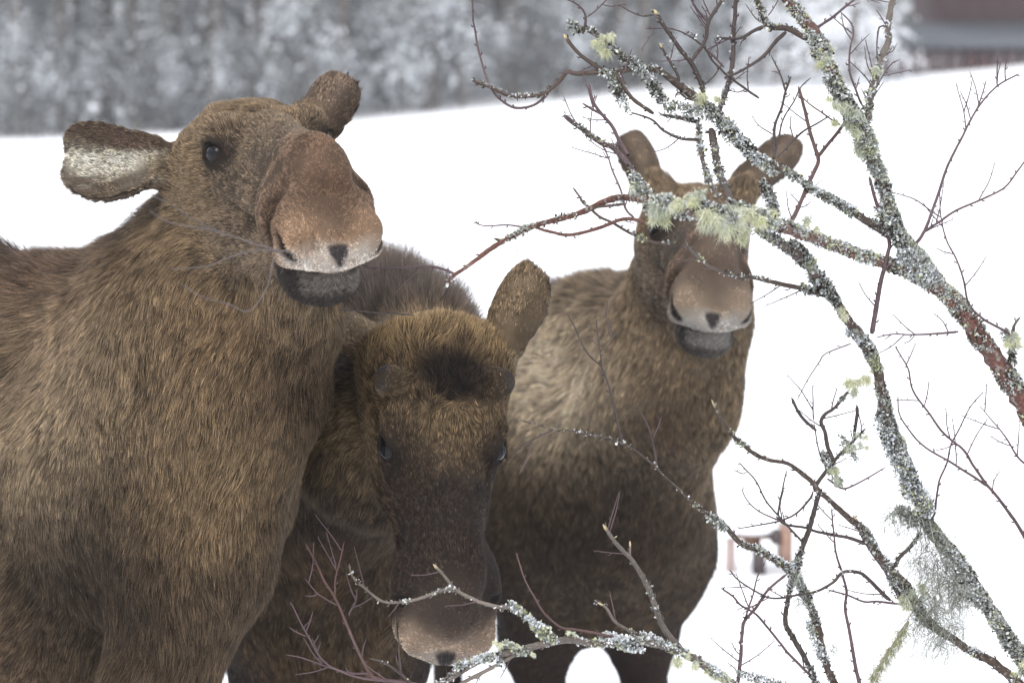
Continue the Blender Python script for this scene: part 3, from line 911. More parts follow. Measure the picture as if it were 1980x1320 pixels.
def lichen_mesh(name, P, Nn, size, tone, parent):
    """crinkled lobes: each a small bent strip of four triangles growing out from the bark. P,Nn (n,3)"""
    n = len(P)
    u = nrm(Nn + rng.normal(size=(n, 3)) * .75)
    w_ = nrm(np.cross(u, rng.normal(size=(n, 3))))
    t = np.cross(u, w_)
    sz_ = noise3(P, 55, 12)
    L = (size * (.62 + .75 * rng.random(n) ** 2 + .55 * np.clip(sz_, -.6, 1)))[:, None]; Wd = L * rng.uniform(.3, .65, (n, 1))
    curl = rng.uniform(-.5, .7, (n, 1)) * L
    v = np.stack([P - w_ * Wd * .4, P + w_ * Wd * .4,
                  P + u * L * .6 - w_ * Wd * .7 + t * curl * .35, P + u * L * .6 + w_ * Wd * .7 - t * curl * .1,
                  P + u * L - w_ * Wd * .35 + t * curl, P + u * L * 1.05 + w_ * Wd * .45 + t * curl * .6], 1)
    f0 = np.arange(n)[:, None] * 6
    f = np.concatenate([f0 + np.array([0, 1, 3, 2]), f0 + np.array([2, 3, 5, 4])])
    base = np.array([(.38, .40, .375), (.22, .235, .22), (.54, .56, .535), (.055, .045, .036), (.46, .48, .29), (.66, .69, .72)])
    pw = {'grey': [.30, .22, .22, .14, .03, .09], 'snowy': [.18, .08, .18, .08, .01, .47], 'pale': [.28, .09, .27, .06, .13, .17]}[tone]
    kk = rng.choice(6, n, p=pw)
    pn = noise3(P, 32, 14) + .35 * rng.normal(size=n)
    kk = np.where(pn > .78, 4, np.where(pn < -.75, 3, kk))
    if tone != 'pale': kk = np.where((noise3(P, 24, 15) > .35) & (Nn[:, 2] > .1) & (rng.random(n) < .7), 5, kk)
    c = base[kk] * rng.uniform(.7, 1.2, (n, 1))
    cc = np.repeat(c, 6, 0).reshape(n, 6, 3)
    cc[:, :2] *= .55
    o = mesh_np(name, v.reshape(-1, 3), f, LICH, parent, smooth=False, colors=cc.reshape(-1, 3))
    o['kind'] = 'stuff'
    return o

def beard(C_, size, n, parent, tone=(.52, .55, .34), drop=0.0, name='beard_lichen', kink=.5):
    """a tuft of beard lichen hairs round the point C_"""
    C_ = np.asarray(C_)
    r = C_ + rng.normal(size=(n, 3)) * size * np.array([.30, .22, .25])
    d = nrm(rng.normal(size=(n, 3)) + np.array([0, 0, -drop]))
    c = np.array(tone) * rng.uniform(.55, 1.3, (n, 1))
    c = np.where((rng.random(n) < .15)[:, None], np.array((.66, .68, .66)), c)
    L = size * rng.uniform(.35, 1.05, n) * (1 + drop * .5)
    bend = np.tile(np.array([0, 0, 1.0]), (n, 1))
    o = strands(name, r, d, bend, L, np.full(n, .00034 if drop < 1 else .00022), c, 6, parent, LHAIR, bend=.4 + .3 * drop, kink=kink)
    o['kind'] = 'stuff'
    return o

built = []      # (pixel points, depths, radii, object)
def near_built(px, py):
    best, bd = None, 1e9
    for (q, dd, o, top) in built:
        k = np.hypot(q[:, 0] - px, q[:, 1] - py)
        i = int(k.argmin())
        if k[i] < bd: bd, best = k[i], (dd[i], o, top)
    return bd, best

tree = empty('birch_tree', (1.35, 4.7, 0))
tag(tree, 'birch with reddish limbs crusted in grey lichen, reaching in from the right edge', 'tree')

REDB = (.105, .042, .030); BRN = (.060, .038, .028); DRK = (.045, .030, .026); PUR = (.075, .045, .050); GRY = (.13, .105, .088); RED = (.085, .045, .040)
def limb(pts, col=BRN, lich=0.0, tone='grey', name=None, slope=None, r=None, lsize=.0046, cut=False, top=tree, dbase=None, bud=True):
    """pts: (px,py,r_px) rows or (px,py) with r=(base,tip); the first row is where the limb springs from"""
    p = [list(q) for q in pts]
    if len(p[0]) == 2:
        L = np.cumsum([0] + [math.dist(p[i], p[i + 1]) for i in range(len(p) - 1)])
        p = [q + [r[0] + (r[1] - r[0]) * L[i] / L[-1]] for i, q in enumerate(p)]
    s = spline(p, 7.0 if p[0][2] > 6 else 6.0)
    s[:, 2] = np.maximum(s[:, 2] * (1 - .28 * min(lich, 1) * (s[0, 2] > 6)), .6)
    bd, hit = near_built(s[0, 0], s[0, 1]) if built else (1e9, None)
    g = np.array([gD(a, b) for a, b in s[:, :2]])
    ar = np.concatenate([[0], np.cumsum(np.hypot(*np.diff(s[:, :2], axis=0).T))])
    if dbase is not None: d = dbase + 0 * g
    elif bd < 26: d = hit[0] + g - g[0]
    else: d = g
    if slope is None: slope = rng.uniform(-.25, .25) if s[0, 2] < 6 else 0
    d = d + slope * ar * .0009
    jit = noise3(np.stack([s[:, 0], s[:, 1], 0 * d], 1), .035, 9) * (1.6 if s[0, 2] > 5 else 1.1)
    fade = np.clip(ar / 30, 0, 1)
    P = np.array([W(a + j * f, b - j * f * .7, dd) for (a, b, _), dd, j, f in zip(s, d, jit, fade)])
    R_ = s[:, 2] * d / FPX
    big = s[0, 2] >= 6
    if name is None: name = 'branch' if big or s[0, 2] >= 4.4 else 'twig'
    parent = top
    if bd < 26 and hit[1] is not None and hit[2] is top and not big:
        parent = hit[1] if hit[1].parent is top else hit[1].parent
        if parent is None: parent = top
    T = Tube()
    cc = np.tile(np.array(col), (len(P), 1)) * (1 + .25 * noise3(P, 30, 2))[:, None]
    if cut: cc[-2:] = (.50, .40, .22)
    T.add(P, R_, cc, 10 if big else 6, .10 if big else .05)
    # buds and spur shoots
    if bud and not (len(s) < 5):
        k = rng.uniform(8, 22)
        while k < ar[-1]:
            i = int(np.searchsorted(ar, k)); i = min(max(i, 1), len(P) - 2)
            tn = nrm(P[i + 1] - P[i - 1]); sd = nrm(np.cross(tn, CF + rng.normal(size=3) * .5)) * rng.choice([-1, 1])
            h = rng.uniform(.0025, .0085) * (1.0 if s[0, 2] < 5 else 1.3); rb = min(R_[i] * .75, .0013)
            dr_ = nrm(tn * .8 + sd)
            Q_ = np.stack([P[i], P[i] + dr_ * (R_[i] + h * .5), P[i] + nrm(dr_ + tn * .5) * (R_[i] + h)])
            T.add(Q_, [rb * .8, rb * 1.15, rb * .3], np.array(col) * .8, 4, .02)
            k += rng.uniform(14, 38)
    o = T.build(name, BARK if big else TWIG, parent)
    built.append((s[:, :2], d, o, top))
    if lich > 0:
        w_ = (R_ / R_.max()) ** 1.9 * np.maximum(0, -.15 + 1.6 * noise3(P, 26, 6) + lich * .75) + 1e-9
        n = int(lich * (np.diff(ar, append=ar[-1]) * .17 * s[:, 2] ** 1.9).sum())
        if n > 8:
            idx = rng.choice(len(P), n, p=w_ / w_.sum())
            tn = nrm(np.gradient(P, axis=0))[idx]
            nn = rng.normal(size=(n, 3)) + np.array([0, -.3, .55]); nn = nrm(nn - tn * (nn * tn).sum(1, keepdims=True))
            off = tn * rng.uniform(-.004, .004, (n, 1))
            lichen_mesh('lichen', P[idx] + off + nn * (R_[idx] * .9)[:, None], nn, min(lsize, .0026 + .0004 * s[:, 2].mean()), tone, o if o.parent is top else o.parent)
    return o

E_ = 1
# --- main limbs
limb([(2330, 1700, 60), (2230, 1300, 44), (2120, 1020, 30), (1985, 790, 23), (1900, 660, 21), (1850, 590, 20), (1812, 555, 18), (1740, 520, 13), (1640, 485, 12),
      (1540, 450, 12), (1480, 430, 12), (1400, 422, 11), (1330, 408, 10), (1270, 390, 9), (1191, 383, 7.5), (1119, 413, 6.5), (1036, 436, 6), (963, 472, 5.5), (900, 518, 4.5), (880, 530, 4), (862, 552, 3)],
     REDB, .55, 'pale')
limb([(1815, 552, 18), (1765, 492, 20), (1738, 450, 16), (1722, 400, 14), (1700, 340, 14), (1672, 264, 19), (1645, 218, 19), (1611, 145, 15), (1586, 83, 16), (1550, 33, 14), (1518, -6, 13), (1480, -70, 12)],
     REDB, 1.0, 'pale', lsize=.0052)
limb([(2330, 1720, 40), (2090, 1450, 24), (1970, 1262, 18), (1930, 1205, 16), (1890, 1140, 16), (1850, 1080, 17), (1805, 1030, 14), (1785, 995, 14), (1765, 940, 17), (1745, 890, 19), (1722, 830, 18),
      (1705, 760, 14), (1692, 700, 13), (1665, 650, 13), (1640, 620, 12), (1610, 575, 12), (1590, 550, 13), (1560, 510, 13), (1530, 485, 12), (1490, 460, 10), (1458, 444, 7)],
     BRN, .95, 'grey')
limb([(2200, 1500, 16), (1958, 1312, 10), (1917, 1278, 9), (1875, 1256, 8), (1819, 1220, 9), (1778, 1181, 12), (1750, 1134, 12), (1719, 1100, 9), (1694, 1064, 7), (1669, 1025, 7), (1647, 1006, 6.5), (1608, 970, 5.5),
      (1586, 953, 5), (1575, 938, 5), (1550, 913, 4.5), (1522, 896, 4), (1486, 888, 4), (1458, 877, 4.5), (1430, 855, 4), (1400, 820, 3.5), (1376, 772, 2.2)], BRN, .22, 'grey', cut=True)
limb([(1745, 455, 11), (1722, 452, 11), (1680, 430, 11), (1641, 405, 10), (1602, 383, 9), (1569, 366, 8), (1541, 344, 7), (1500, 322, 8), (1460, 302, 10), (1430, 275, 11), (1392, 228, 12), (1353, 195, 11), (1311, 164, 10), (1269, 136, 8),
      (1228, 133, 7), (1203, 111, 7), (1172, 83, 6), (1144, 64, 6), (1112, 50, 5)], BRN, 1.0, 'grey')
limb([(1440, 1345, 9), (1408, 1317, 9), (1367, 1290, 9), (1325, 1264, 9), (1269, 1245, 8), (1214, 1239, 8), (1158, 1244, 8), (1102, 1237, 8), (1047, 1245, 8), (1005, 1256, 8), (936, 1273, 8), (880, 1303, 8), (835, 1335, 7)],
     GRY, .55, 'snowy', name='branch')
limb([(1700, 1480, 12), (1650, 1390, 9), (1618, 1330, 8.5), (1597, 1281, 8), (1586, 1242, 8), (1580, 1212, 8.5), (1563, 1164, 8), (1547, 1131, 8), (1530, 1103, 8), (1500, 1081, 7.5), (1463, 1061, 7), (1430, 1048, 6.5), (1403, 1017, 6),
      (1386, 1006, 5), (1353, 981, 3), (1322, 956, 2.5), (1269, 904, 2.5), (1208, 859, 2.2), (1113, 834, 2), (1069, 829, 1.8), (991, 809, 1.2)], BRN, .62, 'grey')
limb([(1590, 1350, 7), (1569, 1301, 6), (1552, 1264, 6), (1533, 1231, 6), (1519, 1198, 5.5), (1525, 1148, 5), (1533, 1120, 5), (1541, 1092, 6), (1552, 1056, 6), (1566, 1017, 6), (1575, 981, 5.5), (1584, 951, 5)], DRK, .5, 'grey', name='branch')
limb([(1375, 250, 8), (1383, 292, 8), (1392, 334, 8), (1403, 362, 8), (1415, 400, 8)], BRN, .25, 'grey')
limb([(1350, 240, 7), (1351, 273, 6), (1358, 306, 6), (1372, 348, 6), (1388, 382, 6)], BRN, .9, 'grey')
# --- secondary
S2 = [
    ([(1228, 133), (1200, 139), (1169, 140), (1116, 142), (1097, 139), (1080, 159), (1052, 181), (1019, 186), (985, 185), (952, 171), (913, 156)], (5.5, 3), BRN, .25),
    ([(1061, 181), (1033, 203), (994, 209), (963, 189), (944, 161), (933, 128), (922, 83), (916, 47), (913, -8)], (2.6, 1.8), PUR, 0),
    ([(1169, 139), (1144, 122), (1116, 100), (1089, 67)], (4.5, 3.2), BRN, .05, True),
    ([(1264, 220), (1228, 195), (1203, 167), (1192, 140)], (4, 3.5), BRN, .1),
    ([(1361, 181), (1353, 156), (1336, 120), (1311, 89), (1283, 50), (1264, 19)], (5, 3.8), DRK, .12, True),
    ([(1338, 118), (1342, 111), (1364, 78), (1372, 39), (1403, -8)], (4, 3.4), DRK, .1),
    ([(1380, 236), (1400, 189), (1414, 139), (1419, 56), (1424, -10)], (5.5, 4), DRK, .15),
    ([(1468, 190), (1430, 164), (1380, 122), (1367, 100), (1353, 83)], (2.6, 1.8), DRK, 0),
    ([(1372, 48), (1350, 22), (1333, -8)], (2.2, 1.8), PUR, 0),
    ([(1127, 66), (1133, 33), (1119, 11), (1085, -5)], (2.8, 1.4), PUR, 0),
    ([(1136, 33), (1155, 18), (1178, -6)], (1.6, 1.2), PUR, 0),
    ([(1214, 300), (1197, 270), (1183, 242), (1161, 217), (1144, 189), (1138, 160)], (4.4, 2.4), PUR, 0),
    ([(1183, 242), (1164, 222), (1125, 200)], (3, 2), PUR, 0),
    ([(1262, 392), (1232, 345), (1194, 292), (1161, 275), (1130, 253), (1089, 222)], (6, 4.2), PUR, .25),
    ([(1352, 270), (1339, 270), (1314, 267), (1283, 253), (1261, 231), (1219, 217)], (3.6, 1.6), DRK, .15),
    ([(1352, 236), (1320, 230), (1300, 226), (1276, 221)], (6.5, 3.5), DRK, .9),
    ([(1311, 162), (1311, 147), (1288, 108), (1275, 83)], (3, 2.4), DRK, .15, True),
    ([(1225, 420), (1211, 405), (1200, 367), (1186, 334), (1175, 300), (1155, 262)], (2.6, 1.4), PUR, 0),
    ([(1264, 29), (1236, 31), (1194, 8)], (1.8, 1.2), DRK, 0),
    ([(1400, 130), (1364, 95), (1336, 72), (1297, 56), (1247, 56)], (2.2, 1.2), PUR, 0),
    ([(1352, 172), (1380, 148), (1397, 122)], (1.8, 1.2), DRK, 0),
    ([(1353, 195), (1330, 190), (1312, 178), (1306, 190)], (3.5, 1.5), BRN, .3),
    ([(1036, 440), (1060, 447), (1102, 454), (1158, 441), (1208, 423), (1245, 430)], (3, 4.2), REDB, .05),
    ([(1205, 395), (1140, 400), (1119, 378), (1108, 362)], (3.2, 2.2), BRN, .45),
    ([(1140, 402), (1160, 420), (1183, 431), (1233, 458), (1269, 469), (1290, 470)], (3, 3), BRN, .35),
    ([(1020, 440), (983, 435), (936, 436), (914, 427)], (2, 1), PUR, 0),
    ([(975, 470), (955, 460)], (4, 3), BRN, .6),
    ([(880, 530), (850, 518), (820, 515), (720, 518), (690, 505)], (3, 1.4), PUR, 0),
    ([(862, 552), (855, 572)], (2.4, 1.4), PUR, 0),
    ([(1680, 234), (1680, 192), (1694, 150), (1705, 111), (1719, 78), (1716, 50), (1722, 17), (1735, -30)], (7, 6), GRY, .22),
    ([(1560, 75), (1525, 56), (1486, 50), (1472, 17), (1458, -14)], (6, 5), BRN, .4),
    ([(1525, 54), (1486, 51), (1461, 58), (1430, 74), (1383, 74)], (4.4, 2.4), DRK, .1),
    ([(1520, 62), (1500, 81), (1474, 111), (1430, 139), (1400, 150)], (4.2, 2.2), DRK, 0),
    ([(1576, 58), (1586, 50), (1611, 33), (1641, 8), (1672, -14)], (3, 2.2), PUR, 0),
    ([(1668, 205), (1661, 192), (1652, 167), (1643, 139), (1644, 95), (1651, 67), (1647, 47), (1627, 25)], (2.4, 1.4), PUR, 0),
    ([(1716, 60), (1708, 50), (1700, 53), (1696, 83), (1697, 117)], (2, 1.2), PUR, 0),
    ([(1672, 260), (1680, 239), (1691, 178), (1720, 128), (1740, 115)], (2.2, 1.2), PUR, 0),
    ([(1520, 446), (1535, 420), (1552, 383), (1561, 359), (1575, 330), (1582, 303), (1566, 256), (1555, 206), (1544, 167)], (5, 3), RED, 0),
    ([(1582, 303), (1602, 278), (1627, 247), (1640, 225)], (3.6, 3), RED, 0),
    ([(1625, 242), (1572, 206), (1544, 181)], (2, 1.2), RED, 0),
    ([(1505, 303), (1547, 259), (1580, 239), (1608, 222)], (2.6, 1.4), DRK, 0),
    ([(1497, 306), (1497, 250), (1511, 209), (1519, 178), (1530, 147)], (3.2, 2), DRK, .1),
    ([(1519, 178), (1511, 150), (1491, 106)], (2, 1.2), DRK, 0),
    ([(1500, 295), (1513, 234), (1536, 195), (1550, 167), (1569, 150)], (2, 1), DRK, 0),
    ([(1762, 480), (1786, 450), (1814, 377), (1830, 328), (1855, 275), (1889, 211), (1928, 167), (1972, 142)], (3.4, 1.5), PUR, 0),
    ([(1889, 211), (1900, 180), (1908, 152)], (1.6, 1), PUR, 0),
    ([(1928, 167), (1928, 130), (1930, 105)], (1.6, 1), PUR, 0),
    ([(1867, 248), (1864, 222), (1847, 157)], (1.4, .8), PUR, 0),
    ([(1783, 450), (1819, 427), (1847, 408), (1897, 386), (1942, 363), (1968, 330), (1990, 300)], (2.6, 1.6), PUR, 0),
    ([(1961, 660), (1950, 644), (1900, 616), (1875, 589), (1861, 536), (1847, 497), (1830, 463), (1819, 413), (1818, 358)], (2.8, 1), PUR, 0),
    ([(1820, 418), (1817, 419), (1769, 386), (1730, 372)], (1.6, 1), PUR, 0),
    ([(1958, 700), (1956, 672), (1961, 630), (1975, 611)], (6, 2), GRY, .8),
    ([(1686, 645), (1694, 594), (1704, 541), (1712, 508), (1719, 466), (1700, 411), (1680, 341)], (5, 3), PUR, 0),
    ([(1712, 516), (1741, 500)], (3, 3), PUR, 0),
    ([(1853, 641), (1825, 644), (1764, 647), (1725, 646), (1691, 653)], (2.6, 1.2), PUR, 0),
    ([(1646, 664), (1597, 683), (1586, 697), (1561, 735), (1541, 774)], (1.5, .9), PUR, 0),
    ([(1590, 566), (1569, 564), (1527, 552), (1486, 544), (1447, 536), (1422, 536), (1394, 525), (1367, 513), (1347, 497), (1330, 477), (1326, 466)], (5.5, 2.8), BRN, .55),
    ([(1349, 500), (1336, 502), (1300, 505)], (2.4, 1.6), BRN, .1),
    ([(1310, 462), (1290, 470), (1265, 472)], (2, 1.4), BRN, .4),
    ([(1748, 1170), (1744, 1162), (1722, 1120), (1705, 1092), (1689, 1070), (1669, 1039), (1658, 1017), (1650, 995)], (5, 3.4), PUR, 0, True),
    ([(1745, 1170), (1739, 1167), (1694, 1162), (1672, 1163), (1639, 1150), (1600, 1139)], (2.8, 1.6), PUR, 0),
    ([(1722, 1160), (1716, 1156), (1680, 1120), (1661, 1106), (1630, 1106), (1611, 1125), (1580, 1142), (1541, 1150), (1505, 1156), (1474, 1150), (1430, 1123), (1410, 1100)], (4.2, 1.4), DRK, .15),
    ([(1676, 1052), (1672, 1050), (1639, 1039), (1608, 1034), (1572, 1025), (1558, 1020), (1519, 1013), (1500, 996)], (4, 2), DRK, .06),
    ([(1780, 1031), (1758, 1059), (1741, 1075), (1728, 1098)], (4, 4), DRK, .35),
    ([(1578, 832), (1550, 805), (1530, 768)], (3.4, 2.8), DRK, 0),
    ([(1613, 892), (1611, 888), (1602, 866), (1595, 835), (1588, 815), (1597, 799), (1614, 788), (1641, 755)], (4.2, 3), DRK, .35),
    ([(1576, 950), (1575, 941), (1602, 905), (1625, 877), (1650, 852), (1675, 827)], (4.6, 2.2), DRK, .25),
    ([(1652, 848), (1652, 838), (1658, 799), (1657, 782)], (3, 3.4), DRK, 0),
    ([(1573, 812), (1572, 775), (1572, 741)], (1.6, .9), DRK, 0),
    ([(1598, 905), (1586, 877), (1577, 838), (1574, 815)], (1.5, 1.2), DRK, 0),
    ([(1600, 925), (1614, 935), (1633, 944), (1666, 930), (1714, 902)], (2.4, 1.2), PUR, 0),
    ([(1572, 950), (1569, 960), (1541, 991), (1508, 1006), (1458, 1016), (1425, 1022)], (2.4, 1.2), DRK, 0),
    ([(1556, 1052), (1552, 1048), (1533, 1027), (1508, 999), (1480, 966), (1461, 930), (1428, 892)], (2.4, 1.2), DRK, 0),
    ([(1508, 1008), (1505, 1005), (1469, 988), (1444, 966), (1433, 941)], (1.8, 1), PUR, 0),
    ([(1506, 996), (1505, 991), (1511, 952), (1522, 907)], (2, 1.2), DRK, 0),
    ([(2010, 1090), (1975, 1027), (1939, 974), (1911, 941), (1883, 902), (1864, 869), (1842, 852), (1819, 830), (1791, 791), (1764, 752), (1755, 710), (1730, 668)], (3.8, 1.4), PUR, 0),
    ([(1911, 941), (1869, 913), (1833, 891), (1786, 863), (1758, 832), (1739, 799), (1736, 763)], (2.8, 1.2), PUR, 0),
    ([(1797, 1010), (1800, 1005), (1808, 991), (1811, 960), (1817, 927), (1830, 896), (1839, 860), (1853, 832), (1875, 788), (1903, 755)], (2.4, 1), PUR, 0),
    ([(2000, 910), (1967, 882), (1939, 838), (1892, 782)], (2.4, .8), PUR, 0),
    ([(1664, 1340), (1661, 1317), (1652, 1273), (1641, 1217), (1634, 1175), (1637, 1142), (1630, 1112), (1619, 1078), (1612, 1036), (1608, 981)], (4, 1.4), PUR, 0),
    ([(1420, 1345), (1430, 1298), (1436, 1217), (1441, 1198), (1461, 1175), (1486, 1139), (1522, 1109)], (3.8, 2.6), PUR, .1),
    ([(1440, 1200), (1447, 1175), (1456, 1148), (1465, 1112), (1480, 1085)], (2, 1.2), PUR, 0),
    ([(1569, 1306), (1550, 1289), (1513, 1248), (1486, 1214), (1461, 1187), (1430, 1167), (1417, 1153), (1394, 1137)], (2.8, 2), PUR, 0),
    ([(1328, 1266), (1325, 1264), (1303, 1242), (1275, 1195), (1253, 1134), (1225, 1086), (1200, 1061), (1175, 1025), (1166, 1013)], (7, 3.4), GRY, .05, True),
    ([(1222, 1085), (1218, 1075), (1218, 1045)], (2.4, 2), GRY, 0, True),
    ([(1228, 1230), (1225, 1225), (1191, 1203), (1172, 1175), (1155, 1164)], (3.8, 2.2), GRY, .4, True),
    ([(1190, 1234), (1186, 1231), (1116, 1217), (1086, 1213), (1058, 1192), (1036, 1159), (1013, 1117), (998, 1067)], (3.6, 1.2), RED, 0),
    ([(1075, 1235), (1047, 1217), (1019, 1189), (991, 1175), (963, 1173), (930, 1164), (897, 1148), (879, 1139), (855, 1141), (821, 1153), (792, 1161), (748, 1164), (724, 1153), (705, 1136), (685, 1119), (677, 1102), (675, 1090)], (5, 2), GRY, .4),
    ([(879, 1139), (857, 1110), (838, 1090)], (3.2, 2.6), GRY, 0, True),
    ([(1008, 1256), (1005, 1259), (963, 1284), (899, 1317), (870, 1335)], (4, 4), GRY, .15),
    ([(835, 1330), (785, 1318), (729, 1311), (714, 1299), (688, 1248), (666, 1195), (649, 1158), (627, 1122), (608, 1083), (591, 1049)], (4, 1.8), RED, 0),
    ([(648, 1150), (649, 1117), (658, 1078), (665, 1047)], (2.2, 1.2), RED, 0),
    ([(649, 1100), (648, 1088), (637, 1050), (629, 1027)], (1.4, .8), PUR, 0),
    ([(651, 1170), (649, 1168), (615, 1148), (588, 1117)], (1.8, 1), PUR, 0),
    ([(676, 1190), (675, 1185), (688, 1161), (691, 1136)], (1.7, 1), PUR, 0),
    ([(800, 1325), (772, 1317), (700, 1311), (651, 1294), (622, 1272), (600, 1238), (583, 1204), (564, 1165)], (3, 1.2), PUR, 0),
    ([(716, 1301), (675, 1301), (640, 1290), (588, 1272), (553, 1265)], (2.2, 1.2), PUR, 0),
    ([(592, 1230), (575, 1222), (559, 1212)], (1.5, 1), PUR, 0),
    ([(800, 1322), (794, 1318), (772, 1299), (741, 1279), (714, 1272)], (3.2, 2), DRK, .1),
    ([(776, 1302), (775, 1299), (772, 1253), (772, 1238)], (2.2, 1.4), DRK, 0),
    ([(1264, 900), (1269, 898), (1258, 837), (1236, 793)], (2.2, 1.4), DRK, 0),
    ([(1203, 857), (1202, 854), (1180, 754), (1163, 709), (1135, 681), (1097, 604)], (2.6, 1.2), DRK, 0),
    ([(1163, 709), (1162, 690), (1152, 615)], (1.8, 1), DRK, 0),
    ([(1163, 680), (1163, 676), (1197, 637)], (1.4, .9), DRK, 0),
    ([(1071, 830), (1069, 831), (1013, 859), (986, 887)], (1.8, 1), DRK, 0),
]
for q in S2:
    pts, r, col, li = q[:4]
    limb(pts, col, li, 'grey', r=r, cut=len(q) > 4)

# fine side shoots on the longer free twigs
for k in range(170):
    if k == 0: lens_ = np.array([len(b_[0]) for b_ in built[12:]], float); lens_ /= lens_.sum()
    q, dd, o, top = built[12 + rng.choice(len(lens_), p=lens_)]
    if len(q) < 8: continue
    i = rng.integers(3, len(q) - 2)
    t = q[i + 1] - q[i - 1]; t = t / (np.hypot(*t) + 1e-6)
    a = rng.choice([-1, 1]) * rng.uniform(.5, 1.0)
    d = np.array([t[0] * math.cos(a) - t[1] * math.sin(a), t[0] * math.sin(a) + t[1] * math.cos(a)])
    L = rng.uniform(15, 85)
    e1 = q[i] + d * L * .5 + rng.normal(size=2) * 2; e2 = q[i] + d * L + np.array([0, -4]) + rng.normal(size=2) * 4
    limb([tuple(q[i]), tuple(e1), tuple(e2)], PUR, 0, r=(1.4, .8))

# lichen clumps and beard lichen where the photograph has them
def parent_at(px, py):
    bd, hit = near_built(px, py)
    o = hit[1]
    return hit[0], (o if o.parent is tree else o.parent)
for (px, py, sz, n, dr) in [(1150, 80, .026, 500, .5), (1168, 90, .018, 250, .4), (1355, 190, .024, 500, .5), (1340, 200, .016, 250, .3), (1590, 120, .022, 350, .5), (1608, 200, .020, 300, .3),
        (1650, 215, .030, 600, .3), (1665, 245, .030, 600, .3), (1675, 285, .026, 500, .3), (1690, 135, .018, 300, .3), (1585, 75, .018, 250, .3), (1595, 105, .018, 250, .6),
        (1240, 360, .030, 600, .4), (1275, 395, .030, 650, .4), (1270, 418, .026, 500, .6), (1375, 420, .032, 800, .5), (1400, 428, .034, 900, .5), (1440, 425, .036, 900, .6), (1440, 450, .024, 400, .8),
        (1320, 400, .026, 500, .3), (1350, 385, .022, 400, .3), (1480, 415, .030, 500, .3), (1555, 432, .022, 260, -.4), (1570, 445, .020, 200, -.3), (1625, 600, .018, 350, .3), (1663, 748, .028, 500, .9),
        (1655, 855, .022, 240, 1.0), (1668, 850, .016, 120, 1.0), (1617, 915, .022, 280, .5), (1780, 1140, .024, 260, .8), (1760, 1160, .030, 380, .9), (1318, 1280, .024, 330, 1.0), (1335, 1285, .020, 260, .6),
        (1395, 1302, .020, 250, .2), (1035, 1263, .010, 90, 1.2), (1107, 1224, .012, 150, .2), (1000, 1250, .012, 120, .2), (960, 655 + 590, .014, 150, .2), (1970, 1290, .022, 300, .4), (1958, 655, .028, 360, .2)]:
    d, par = parent_at(px, py)
    for q_ in range(4):
      beard(W(px + rng.normal() * sz * 420, py + rng.normal() * sz * 300, d - .012 + rng.normal() * .006), sz * rng.uniform(.28, .55), int(n * .30), par, tone=((.56, .57, .34), (.44, .47, .36), (.60, .61, .42))[int(rng.integers(3))], drop=max(dr, 0) * .4)
# long hanging wisps
for (px, py, sz, n) in [(1790, 1020, .07, 160), (1800, 1080, .085, 260), (1830, 1120, .09, 260), (1790, 1180, .08, 240), (1830, 1220, .08, 200), (1850, 1150, .07, 160), (1760, 1000, .045, 120), (1730, 990, .045, 120),
                        (1870, 1130, .05, 120), (1610, 1250, .03, 50), (1550, 1160, .03, 50), (1540, 1110, .03, 60), (1000, 480, .018, 12), (1120, 455, .02, 16)]:
    d, par = parent_at(px, py)
    beard(W(px, py, d - .01), sz * .62, int(n * .6), par, tone=(.20, .21, .17), drop=.7, kink=1.1)
# the coated hanging shoot
o = limb([(1757, 1200), (1722, 1256), (1700, 1290), (1680, 1330)], (.20, .20, .12), 0, r=(4, 2.5), bud=False)
for (px, py) in [(1745, 1220), (1735, 1237), (1722, 1256), (1712, 1272), (1700, 1290), (1690, 1308)]:
    d, par = parent_at(px, py)
    beard(W(px, py, d), .014, 130, par, tone=(.30, .30, .17), drop=.6)
